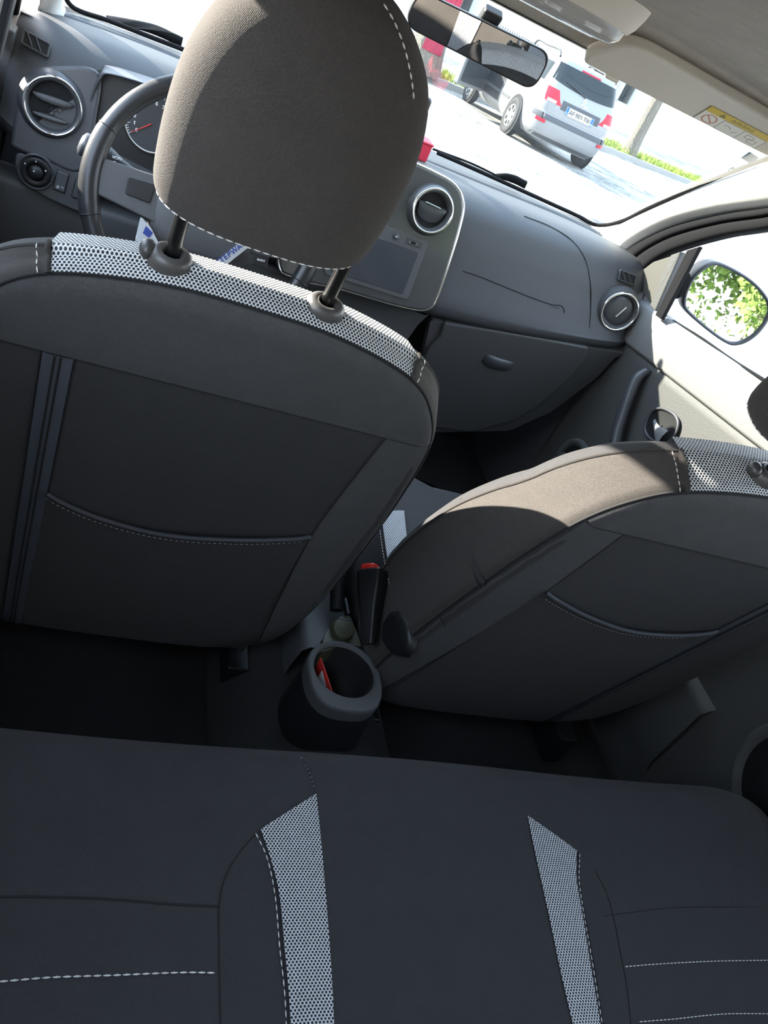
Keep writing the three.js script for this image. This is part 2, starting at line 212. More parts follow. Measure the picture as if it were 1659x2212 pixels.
function frontDoor(s, n) {
  const f = s > 0 ? flip(1) : (q) => V(-q.x - .034, q.y, q.z), pas = s > 0;
  const o = thing('door_' + n, f(V(.7, .22, -.1)), pas ? 'passenger front door with pull handle, latch and grey sunlit sill' : 'driver front door beside the steering wheel', 'door', { kind: 'structure' });
  doorSkin(o, f, -.66, .335, sillY, beltY);
  const px = (l) => l.map(([a, b]) => f(onSide(a, b))); const nn = V(-s, -.1, 0);
  // dark seal band between pillar trim and window
  const Bl = spline([[1330, 600], [1340, 568], [1370, 534], [1450, 492], [1550, 467], [1659, 452]].map(([a, b]) => onSide(a, b)).concat([V(sideX(1.278), 1.278, -.28), V(sideX(1.338), 1.338, -.15), V(sideX(1.374), 1.374, 0), V(sideX(1.390), 1.390, .30)]), 44);
  const Gl = spline([[1372, 640], [1376, 610], [1392, 578], [1445, 543], [1555, 509], [1659, 492]].map(([a, b]) => onSide(a, b)).concat([V(sideX(1.26), 1.26, -.26), V(sideX(1.322), 1.322, -.12), V(sideX(1.356), 1.356, .03), V(sideX(1.374), 1.374, .30)]), 44);
  part(o, 'window_frame', loft(Bl.map((p, i) => { const q = Gl[i]; return spline([p.clone().add(V(.01, 0, 0)), p.clone().add(V(-.006, 0, 0)), p.clone().lerp(q, .35).add(V(-.009, 0, 0)), p.clone().lerp(q, .42).add(V(.002, 0, 0)), p.clone().lerp(q, .5).add(V(-.004, 0, 0)), q.clone().add(V(-.004, 0, 0)), q.clone().add(V(.02, 0, 0))], 14).map(f); }), { closed: false }), M.rubber, 'dark rubber window frame');
  part(o, 'sail_panel', plate(px([[1376, 612], [1388, 588], [1412, 566], [1455, 549], [1462, 556], [1420, 662], [1402, 648]]), nn, { t: .004, r: .006, bevel: .002 }), std([.060, .056, .046], { roughness: .7 }), 'pale triangular corner cover');
  part(o, 'window_divider', plate(px([[1458, 553], [1478, 545], [1430, 676], [1418, 664]]), nn, { t: .012, r: .003, bevel: .003 }), M.doorLow);
  part(o, 'window_channel', plate(px([[1490, 542], [1515, 533], [1443, 694], [1430, 684]]), nn, { t: .008, r: .002, bevel: .002 }), M.rubber);
  part(o, 'sill_seal', tube([[1443, 694], [1500, 728], [1570, 778], [1640, 822]].map(([a, b]) => f(onSide(a, b)).add(V(s * .012, .003, 0))).concat([f(V(.712, sillY(.32) + .006, .32))]), .004, { n: 20 }), M.rubber);
  const F1 = onSide(1436, 694), F2 = onSide(1500, 538); const gp = [F1, F2, onSide(1659, 490), V(sideX(1.26), 1.26, -.26), V(sideX(1.324), 1.324, -.12), V(sideX(1.358), 1.358, .03), V(sideX(1.377), 1.377, .31), V(.69, sillY(.31) - .01, .31)].map((q) => V(q.x + .012, q.y, q.z)).map(f);
  { const sh = new THREE.Shape(gp.map((q) => new THREE.Vector2(q.z, q.y))); const g = new THREE.ShapeGeometry(sh); const p = g.attributes.position; for (let i = 0; i < p.count; i++) { const z = p.getX(i), y = p.getY(i); p.setXYZ(i, s * (sideX(y) + .012) - (pas ? 0 : .034), y, z); } g.computeVertexNormals(); part(o, 'pane', g, M.glass); }
  // pull handle: a swooping strap that stands off the panel
  const hp = [[1386, 792], [1374, 812], [1360, 850], [1345, 892], [1334, 930], [1328, 965], [1322, 1010]].map(([a, b]) => onX(a, b, .665)); hp[0].x = .690; hp[1].x = .672;
  const hc = new THREE.CatmullRomCurve3(hp), rings = []; for (let i = 0; i <= 30; i++) { const t = i / 30, c = hc.getPoint(t), d = hc.getTangent(t), w = .010 + .006 * Math.sin(t * Math.PI), a = V(1, 0, 0), b = d.clone().cross(a).normalize(); rings.push(Array.from({ length: 14 }, (_, k) => { const th = k / 14 * 2 * Math.PI; return f(c.clone().addScaledVector(a, .013 * Math.cos(th)).addScaledVector(b, w * Math.sin(th))); })); }
  part(o, 'pull_handle', loft(rings, { caps: true }), M.smooth, 'smooth swooping grey pull handle');
  // latch: oval bezel, dark cup, lever
  const lc = f(onX(1433, 922, .690)), ln = V(-s, 0, 0); const oval = (kx, ky, dz) => Array.from({ length: 36 }, (_, k) => { const a = k / 36 * 2 * Math.PI, u = Math.sign(Math.cos(a)) * Math.abs(Math.cos(a)) ** .8 * kx, v = Math.sign(Math.sin(a)) * Math.abs(Math.sin(a)) ** .8 * ky; const th = .30; return lc.clone().add(V(dz * -s, u * Math.sin(th) + v * Math.cos(th), u * Math.cos(th) - v * Math.sin(th))); });
  const lt = group(o, 'latch');
  part(lt, 'bezel', tube(oval(.052, .036, .006), .0034, { n: 80, closed: true }), M.smooth, 'grey oval latch bezel');
  part(lt, 'cup', loft([oval(.051, .035, .005), oval(.047, .031, .0045), oval(.030, .018, .004), oval(.002, .002, .004)]), M.black, 'dark latch recess');
  const lev = []; for (let i = 0; i <= 16; i++) { const t = i / 16, z = -.030 + .064 * t, h = .005 + .016 * t * t, d = .008 + .012 * Math.sin(t * 2.2); lev.push([-1, -.6, .2, 1].map((k) => lc.clone().add(V(-s * (d - .004 * k * k), -.006 - .004 * t + k * h, z)))); }
  part(lt, 'lever', loft(lev, { closed: false }), std([.42, .42, .43], { roughness: .3, metalness: .6 }), 'bright silver latch lever');
  part(o, 'map_pocket', (() => { const r = []; for (let i = 0; i <= 20; i++) { const z = -.55 + .8 * i / 20, b = .03 * Math.sin(Math.PI * Math.min(1, i / 18 + .05)); r.push([V(.70, .52, z), V(.69 - b, .515, z), V(.675 - b * 1.6, .50, z), V(.675 - b * 1.5, .35, z), V(.70, .27, z)].map(f)); } return loft(r, { closed: false }); })(), M.doorLow);
  const spC = f(V(.694, .50, -.50)); part(o, 'speaker_ring', lathe([[.062, .0], [.066, .006], [.074, .008], [.080, .004], [.082, -.002]], spC, ln), M.dashLow, 'round speaker surround'); part(o, 'speaker_grille', lathe([[0.001, .004], [.05, .003], [.062, .0]], spC, ln), M.black);
  return o;
}
frontDoor(1, 1); frontDoor(-1, 2);
for (const s of [1, -1]) {
  const f = flip(s), pas = s > 0, o = thing('door_' + (pas ? 3 : 4), f(V(.7, .22, .75)), pas ? 'rear passenger side door beside the back bench' : 'rear driver side door beside the back bench', 'door', { kind: 'structure' });
  doorSkin(o, f, .335, 1.30, (z) => 1.062 + .05 * (z - .33), (z) => .96 + .04 * (z - .33));
  const gp = [[.39, 1.06], [.40, 1.368], [.9, 1.362], [1.22, 1.31], [1.30, 1.10]]; const sh = new THREE.Shape(gp.map(([z, y]) => new THREE.Vector2(z, y))), g = new THREE.ShapeGeometry(sh), p = g.attributes.position; for (let i = 0; i < p.count; i++) { const z = p.getX(i), y = p.getY(i); p.setXYZ(i, s * (sideX(y) + .012), y, z); } g.computeVertexNormals(); part(o, 'pane', g, M.glass);
  const fr = gp.map(([z, y]) => f(V(sideX(y) + .004, y, z))); part(o, 'window_frame', tube(fr, .014, { n: 60, straight: true }), M.rubber);
  const c = f(V(.700, .56, .44)); part(o, 'speaker_ring', lathe([[.092, .0], [.096, .008], [.104, .012], [.112, .006], [.116, -.003]], c, V(-s, 0, 0)), M.dashLow, 'round speaker surround'); part(o, 'speaker_grille', lathe([[.001, .008], [.06, .006], [.092, .0]], c, V(-s, 0, 0)), M.black);
}
for (const s of [1, -1]) single('trim_' + (s > 0 ? 9 : 10), box(s > 0 ? .68 : -.74, s > 0 ? .74 : -.68, .2, 1.1, 1.25, 1.735, .01), M.doorLow, s > 0 ? 'dark boot side trim on the passenger side' : 'dark boot side trim on the driver side', 'trim', { kind: 'structure' });
{ // tailgate
  const o = thing('wall_back', V(0, .2, 1.72), 'tailgate closing the back of the car', 'wall', { kind: 'structure' });
  part(o, 'lower_panel', box(-.72, .72, .2, 1.05, 1.74, 1.80, .02), M.doorLow); for (const s of [-1, 1]) { part(o, 'side_post', loft([[V(s * .52, 1.05, 1.74), V(s * .74, 1.05, 1.74), V(s * .74, 1.05, 1.80), V(s * .52, 1.05, 1.8)], [V(s * .48, 1.38, 1.66), V(s * .66, 1.34, 1.66), V(s * .66, 1.34, 1.76), V(s * .48, 1.38, 1.76)]]), M.pillar); }
  part(o, 'pane', grid(8, 2, (u, v) => V(-.52 + 1.04 * u, 1.04 + .33 * v, 1.77 - .08 * v)), M.glass);
}
// ------------------------------------------------------------------ front seats
const TH = 18 * Math.PI / 180;
const HALF = [[0, .056], [.06, .0545], [.11, .047], [.16, .033], [.192, .017], [.217, -.006], [.243, -.046], [.260, -.098], [.272, -.19], [.281, -.30], [.287, -.45], [.284, -.58], [.262, -.68], [.20, -.735], [.10, -.748], [0, -.75]];
const OUTL = (() => { const a = HALF.map(([u, v]) => V(u, v, 0)), b = HALF.slice(1, -1).reverse().map(([u, v]) => V(-u, v, 0)); return new THREE.CatmullRomCurve3(a.concat(b), true, 'catmullrom', .5).getSpacedPoints(240).slice(0, -1); })();
const NOUT = OUTL.length;
const OUTN = OUTL.map((p, i) => { const a = OUTL[(i + NOUT - 1) % NOUT], b = OUTL[(i + 1) % NOUT]; return V(-(a.y - b.y), (a.x - b.x), 0).normalize().multiplyScalar(1); }).map((n, i) => { const c = V(OUTL[i].x * .3, -.33, 0).sub(OUTL[i]); return n.dot(c) < 0 ? n.negate() : n; });
const RD = .024, RW = .022, SEAM = .006;
const backW = (d) => d >= RD ? 0 : -RW * (1 - Math.sqrt(Math.max(0, 1 - (1 - d / RD) ** 2)));
const edgeDist = (u, v) => { let m = 9; for (let i = 0; i < NOUT; i++) { const d = Math.hypot(OUTL[i].x - u, OUTL[i].y - v); if (d < m) m = d; } return m; };
const THICK = [[-.75, .14], [-.56, .17], [-.48, .19], [-.32, .18], [-.2, .15], [-.1, .112], [-.02, .078], [.02, .064], [.057, .056]], thick = (v) => smoothTable(THICK, v);
function frontSeat(x0, dz, pas, label) {
  const thk = (v) => thick(v) + (pas ? .024 * Math.max(0, Math.min(1, (v + .14) / .12)) : 0);
  const o = thing('front_seat', V(x0, .21, -.05 + dz), label, 'car seat');
  const W = (u, v, w) => V(x0 + u, 1 + v * Math.cos(TH) - w * Math.sin(TH), .30 + dz + v * Math.sin(TH) + w * Math.cos(TH));
  const nB = V(0, -Math.sin(TH), Math.cos(TH)), nU = V(0, Math.cos(TH), Math.sin(TH));
  const at = (i, d, w) => { const k = ((i % NOUT) + NOUT) % NOUT; return W(OUTL[k].x + OUTN[k].x * d, OUTL[k].y + OUTN[k].y * d, w); };
  const S = (u, v, off = 0) => { const w = backW(edgeDist(u, v)); return W(u, v, w + off); };
  // back panel: from the seam inwards
  { const rings = []; for (const d of [SEAM, .008, .011, .015, .019, .024, .04, .065]) rings.push(OUTL.map((_, i) => at(i, d, backW(d)))); for (const k of [.15, .3, .5, .7, .85, 1]) rings.push(OUTL.map((p, i) => { const u = p.x + OUTN[i].x * .065, v = p.y + OUTN[i].y * .065; return W(u * (1 - k), v, 0); })); { const g = loft(rings), p = g.attributes.position, t = g.attributes.uv; for (let i = 0; i < p.count; i++) t.setXY(i, p.getX(i), p.getY(i) * 1.05); part(o, 'back_panel', g, M.cloth, 'dark cloth lower back of the seat'); } }
  // side: from the seam round to the front
  { const rings = []; for (const d of [SEAM, .004, .0025, .0012, .0004, 0]) rings.push(OUTL.map((_, i) => at(i, d, backW(d)))); for (const k of [.2, .4, .6, .8, 1]) rings.push(OUTL.map((p, i) => at(i, -.004 * Math.sin(k * Math.PI / 2), -RW - k * (thk(p.y) - RW - .03)))); part(o, 'side_panel', loft(rings), M.clothSide, 'brownish grey cloth side of the backrest'); }
  { const rings = []; for (const [d, e] of [[-.004, .030], [.000, .016], [.012, .005], [.035, 0], [.065, .006], [.09, .02]]) rings.push(OUTL.map((p, i) => at(i, d, -thk(p.y) + e))); for (const k of [.3, .6, 1]) rings.push(OUTL.map((p, i) => { const u = p.x + OUTN[i].x * .09, v = p.y + OUTN[i].y * .09; return W(u * (1 - k), v, -thk(p.y) + .02 + .006 * k); })); part(o, 'front_panel', loft(rings), M.cloth); }
  const seamPts = (d, up, i0, i1, step = 3) => { const r = []; for (let i = i0; i <= i1; i += step) r.push(at(i, d, backW(d) + up)); return r; };
  part(o, 'back_seam', tube(seamPts(SEAM, -.0002, 0, NOUT - 1), .0017, { n: 300, k: 6, closed: true }), M.darkThread, 'dark seam round the backrest');
  part(o, 'front_piping', tube(OUTL.filter((_, i) => i % 3 === 0).map((p, k) => at(k * 3, -.0035, -thk(p.y) + .030)), .0022, { n: 300, k: 6, closed: true }), M.clothSide, 'light edge piping');
  // netting across the top
  const idx = OUTL.map((p, i) => [p, i]).filter(([p]) => p.y > -.03 && Math.abs(p.x) < .181).map(([, i]) => i > NOUT / 2 ? i - NOUT : i).sort((a, b) => a - b), i0 = idx[0], i1 = idx[idx.length - 1];
  { const prof = []; for (const d of [SEAM - .0005, .004, .0025, .0012, .0004, 0]) prof.push([d, backW(d)]); const rings = prof.map(([d, w]) => [d, w, 0]); for (const k of [.2, .4, .6, .8, 1]) rings.push([0, 0, k]); for (const k of [1.2, 1.5, 2]) rings.push([0, 0, k]);
    const g = grid(i1 - i0, rings.length - 1, (u, v, a, b) => { const i = i0 + a, [d, w, k] = rings[b], p = OUTL[((i % NOUT) + NOUT) % NOUT]; if (!k) return at(i, d - .0016, w + .0012); if (k <= 1) return at(i, -.0018 - .004 * Math.sin(k * Math.PI / 2), -RW - k * (thk(p.y) - RW - .03)); return at(i, -.004 + .045 * (k - 1), -thk(p.y) + .03 * Math.max(0, 1.35 - k) - .0016); }, null);
    const p = g.attributes.position, t = g.attributes.uv, nu = i1 - i0 + 1; let acc = 0; const len = []; for (let b = 0; b < rings.length; b++) { if (b) { const m = b * nu + (nu >> 1), q = m - nu; acc += Math.hypot(p.getX(m) - p.getX(q), p.getY(m) - p.getY(q), p.getZ(m) - p.getZ(q)); } len.push(acc); } let s = 0; for (let a = 0; a < nu; a++) { if (a) { s += Math.hypot(p.getX(a) - p.getX(a - 1), p.getY(a) - p.getY(a - 1), p.getZ(a) - p.getZ(a - 1)); } for (let b = 0; b < rings.length; b++) t.setXY(b * nu + a, s, len[b]); }
    part(o, 'net_band', g, M.net, 'white netting over black foam across the top'); }
  const across = (i) => { const r = []; for (const d of [SEAM, .003, .001, 0]) r.push(at(i, d - .002, backW(d) + .0016)); const p = OUTL[((i % NOUT) + NOUT) % NOUT]; for (const k of [.35, .7, 1]) r.push(at(i, -.007, -RW - k * (thk(p.y) - RW - .03))); return r; };
  for (const i of [i0, i1]) part(o, 'net_edge', tube(across(i), .0026, { n: 30 }), M.clothSide);
  part(o, 'stitching', merge([i0 - 1, i1 + 1].map((i) => stitches(across(i).map((q) => q.clone().addScaledVector(nU, .0006)), nU, .0055, .002, .0008))), M.thread, 'white thread stitches').userData.kind = 'stuff';
  // yoke panel, zip, side seam, pocket
  { const yl = []; const a = []; for (let i = -70; i <= 70; i++) { const k = ((i % NOUT) + NOUT) % NOUT; const u = OUTL[k].x + OUTN[k].x * (SEAM + .001), v = OUTL[k].y + OUTN[k].y * (SEAM + .001); if (v > -.071) a.push([u, v]); }
    const g = grid(a.length - 1, 14, (x, t, i) => { const [u, v] = a[i], vv = v + (-.071 - v) * t; return S(u * (1 - .02 * t), vv, .0022 * Math.min(1, 3 * (1 - t) + .55)); }, (x, t, q) => [q.x, q.y]); part(o, 'yoke_panel', g, M.clothYoke, 'smooth slate grey cloth yoke'); }
  const mS = pas ? -1 : 1; const rows = (l, n, off) => { const c = new THREE.CatmullRomCurve3(l.map(([u, v]) => V(u, v, 0))).getSpacedPoints(n); return c.map((q) => S(q.x * mS, q.y, off)); };
  part(o, 'yoke_seam', tube(rows([[-.245, -.0715], [-.1, -.0715], [.1, -.0715], [.248, -.0715]], 30, .0008), .0010, { n: 60, k: 5 }), M.darkThread);
  const sgn = 1, zipU = (v) => -.156 - .012 * (v + .07) / .67 * 0.2;
  const zl = (du) => [[zipU(-.07) + du, -.072], [zipU(-.3) + du, -.3], [zipU(-.74) + du, -.735]];
  part(o, 'zip_tape', (() => { const A = rows(zl(-.014), 24, .0016), B = rows(zl(.014), 24, .0016), C = rows(zl(0), 24, .0022); return loft([A, A.map((q, i) => q.clone().lerp(C[i], .5).addScaledVector(nB, .0006)), C, C.map((q, i) => q.clone().lerp(B[i], .5).addScaledVector(nB, .0006)), B], { closed: false }); })(), std([.070, .076, .092], { roughness: .55, bumpMap: weaveT, bumpScale: .0006 }), 'blue grey zip tape');
  part(o, 'zip_teeth', merge([-.0028, .0028].map((d) => tube(rows(zl(d), 24, .0024), .0013, { n: 60, k: 5 })).concat([-.0155, .0155].map((d) => tube(rows(zl(d), 24, .0006), .0011, { n: 60, k: 5 })))), M.darkThread);
  const sl = [[.190, -.072], [.188, -.20], [.190, -.30], [.212, -.50], [.238, -.70]];
  part(o, 'flank_panel', (() => { const A = rows(sl, 30, .0012); return loft([A, ...[.25, .5, .75, 1].map((k) => { const c = new THREE.CatmullRomCurve3(sl.map(([u, v]) => V(u, v, 0))).getSpacedPoints(30); return c.map((q) => { let e = q.x; while (edgeDist(e + .002, q.y) > SEAM + .002 && e < .3 && (e + .002) > 0 && inOutline(e + .002, q.y)) e += .002; return S((q.x + (e - q.x) * k) * mS, q.y, .0012); }); })], { closed: false }); })(), M.clothYoke, 'slate grey flank panel of the backrest');
  part(o, 'flank_seam', tube(rows(sl, 30, .001), .0011, { n: 70, k: 5 }), M.darkThread);
  const pv = pas ? .07 : 0; const pl = [[-.141, -.322 + pv], [-.08, -.343 + pv], [0, -.352 + pv], [.09, -.335 + pv], [.189, -.303 + pv]];
  { const c = new THREE.CatmullRomCurve3(pl.map(([u, v]) => V(u, v, 0))).getSpacedPoints(28); part(o, 'seat_pocket', grid(28, 12, (x, t, i) => { const q = c[i], u = q.x + (t * .035) * (q.x > 0 ? 1 : 0) * (i / 28) ** 2, v = q.y + (-.735 - q.y) * t; const side = Math.sin(Math.PI * i / 28) ** .5; return S(u * mS, v, .0018 + .010 * side * (1 - t)); }, (x, t, q) => [q.x, q.y]), M.cloth, 'slack cloth pocket on the seat back'); part(o, 'pocket_piping', tube(c.map((q, i) => S(q.x * mS, q.y, .003 + .010 * Math.sin(Math.PI * i / 28) ** .5)), .0036, { n: 60 }), M.piping, 'piped pocket edge'); part(o, 'pocket_stitching', stitches(c.map((q, i) => S(q.x * mS, q.y - .012, .0022 + .010 * Math.sin(Math.PI * i / 28) ** .5)), nB, .004, .003, .0004), M.thread).userData.kind = 'stuff'; }
  // cushion
  { const r = []; const Z = [[-.36, .06, .50], [-.355, .10, .515], [-.33, .13, .525], [-.2, .14, .53], [-.05, .14, .515], [.045, .14, .48], [.055, .10, .46]]; for (const [z, h, top] of Z) { const hw = z < -.3 ? .265 : z > .02 ? .235 : z > -.1 ? .27 : .285; r.push([[-hw, top - h], [-hw - .008, top - h / 2], [-hw, top + .022], [-hw + .03, top + .042], [-hw + .085, top + .022], [-.10, top], [.10, top], [hw - .085, top + .022], [hw - .03, top + .042], [hw, top + .022], [hw + .008, top - h / 2], [hw, top - h]].map(([u, y]) => V(x0 + u, y, z + dz + .02))); } part(o, 'cushion', loft(r, { caps: true }), M.cloth, 'dark cloth seat cushion'); part(o, 'base_frame', merge([box(x0 - .23, x0 + .23, .28, .40, -.30 + dz, .04 + dz, .01), box(x0 - .24, x0 - .20, .21, .29, -.3 + dz, .10 + dz), box(x0 + .20, x0 + .24, .21, .29, -.3 + dz, .10 + dz)]), M.black); 
    if (pas) { const LL = spline([[824, 1110], [831, 1166], [838, 1210], [848, 1255], [866, 1303]].map(([p, q]) => onY(p, q, .566)), 20), RR = spline([[873, 1103], [880, 1168], [890, 1230], [900, 1290], [910, 1330]].map(([p, q]) => onY(p, q, .566)), 20); part(o, 'net_stripe', grid(4, 20, (u, v, i, j) => LL[j].clone().lerp(RR[j], u).add(V(0, .004 * Math.sin(u * Math.PI), 0)), (u, v, q) => [q.x, q.z]), M.net, 'strip of white netting on the seat cushion'); part(o, 'net_stripe_stitching', stitches(LL.map((q) => q.clone().add(V(-.006, -.002, 0))), V(0, 1, 0), .005, .0025, .0008), M.thread).userData.kind = 'stuff'; } }
  // headrest sleeves
  for (const s of [-1, 1]) { const c = W(s * .0735 - .0075, .050, -.030), g = new THREE.LatheGeometry([[.0085, .014], [.012, .019], [.017, .019], [.0215, .015], [.024, .008], [.0255, -.004], [.026, -.012]].map(([a, b]) => new THREE.Vector2(a, b)), 36); g.scale(.84, .80, .70); g.rotateX(TH); g.translate(c.x, c.y, c.z); const sl2 = part(o, 'headrest_sleeve', g, std([.055, .052, .050], { roughness: .4 }), 'grey plastic headrest sleeve');
    if (s < 0) { const b = new THREE.SphereGeometry(.012, 18, 12); b.scale(.62, .75, .85); b.rotateX(TH); b.translate(c.x - .0205, c.y + .008, c.z); part(sl2, 'release_button', b, std([.035, .034, .033], { roughness: .4 }), 'round release button'); } }
  // headrest
  { const h = group(o, 'headrest', 'brownish grey cloth headrest'); const hz = -.045, hu = pas ? -.078 : -.017, rings = []; const prof = [[.112, .078, .030], [.116, .088, .040], [.126, .0945, .047], [.15, .0975, .050], [.19, .0985, .051], [.225, .096, .050], [.255, .089, .0475], [.28, .0775, .043], [.300, .060, .036], [.314, .042, .027], [.323, .022, .016], [.3255, .002, .002]];
    const k0 = 64; const ring = ([v, hw, ht], e = 0) => Array.from({ length: k0 }, (_, k) => { const a = k / k0 * 2 * Math.PI, c = Math.cos(a), s = Math.sin(a); const u = Math.sign(c) * Math.abs(c) ** .74 * (hw + e), w = Math.sign(s) * Math.abs(s) ** .80 * (ht + e); return W(u + hu, v, hz + w); });
    const vv = []; for (let i = 0; i + 1 < prof.length; i++) for (let k = 0; k < 3; k++) { const t = prof[i][0] + (prof[i + 1][0] - prof[i][0]) * k / 3; vv.push([t, smoothTable(prof.map((p) => [p[0], p[1]]), t), smoothTable(prof.map((p) => [p[0], p[2]]), t)]); } vv.push(prof[prof.length - 1]);
    part(h, 'pad', loft(vv.map((p) => ring(p))), M.clothSide);
    part(h, 'underside', loft([ring(prof[0]), ring([.110, .05, .015]), ring([.110, .002, .002])]), M.cloth);
    part(h, 'bottom_stitching', stitches(ring([.118, .0895, .0415], .0012).concat([ring([.118, .0895, .0415], .0012)[0]]), nU.clone().multiplyScalar(0), .0062, .0018, .0009), M.thread, 'white thread round the base').userData.kind = 'stuff';
    const tops = []; for (let k = 0; k <= 24; k++) { const v = .282 + .042 * Math.sin(k / 24 * Math.PI / 2), hw = smoothTable(prof.map((p) => [p[0], p[1]]), v), ht = smoothTable(prof.map((p) => [p[0], p[2]]), v); const a = .75, c = Math.cos(a) ** .74, s = Math.sin(a) ** .8; tops.push(W(hw * c + hu + .001, v + .001, hz + s * ht + .001)); }
    part(h, 'top_seam', stitches(tops, nU, .0045, .002, .0008), M.thread).userData.kind = 'stuff';
    for (const s of [-1, 1]) part(h, 'post', rod(W(s * .0735 - .0075, .02, -.030), W(s * .0735 - .0075, .14, -.040), .0066, .0066, 20), M.darkSteel, 'dark metal headrest post'); }
  return o;
}
function inOutline(u, v) { let c = false; for (let i = 0, j = NOUT - 1; i < NOUT; j = i++) { const a = OUTL[i], b = OUTL[j]; if ((a.y > v) !== (b.y > v) && u < (b.x - a.x) * (v - a.y) / (b.y - a.y) + a.x) c = !c; } return c; }
const seatD = frontSeat(-.355, 0, false, 'driver seat behind the steering wheel, its back with a zip and slack pocket');
const seatP = frontSeat(.325, .078, true, 'passenger seat beside the open door side, sun falling on its bolster');
seatP.userData.label = 'passenger seat behind the glove box, sunlight across its left flank';
{ // belt guide strap and flap on the flank of the passenger seat
  part(seatP, 'recline_cover', loft([.0, .25, .5, .75, 1].map((t) => { const a = [[858, 1322], [842, 1345], [838, 1385], [862, 1418], [885, 1422], [902, 1390], [897, 1345], [880, 1318]].map(([x, y]) => onX(x, y, .050)); const c = a.reduce((s, q) => s.add(q), V(0, 0, 0)).divideScalar(a.length); return a.map((q) => q.clone().lerp(c, .0 + t * t * .35).add(V(-.02 * Math.sqrt(t), 0, 0))); }), { caps: true }), M.black, 'black plastic hinge cover');
  const flank = (l, r, m) => tube(l.map(([a, b]) => onX(a, b, .046)), r, { n: 40, k: 6 });
  part(seatP, 'side_fold', flank([[998, 1078], [1003, 1110], [1014, 1170], [1030, 1225], [1044, 1262]], .0028), M.cloth, 'fold in the flank cloth'); part(seatP, 'side_seam', merge([flank([[988, 1084], [1000, 1150], [1016, 1215], [1036, 1272]], .0009), flank([[910, 1170], [916, 1215], [930, 1270], [948, 1330], [962, 1355]], .0009)]), M.darkThread);
}
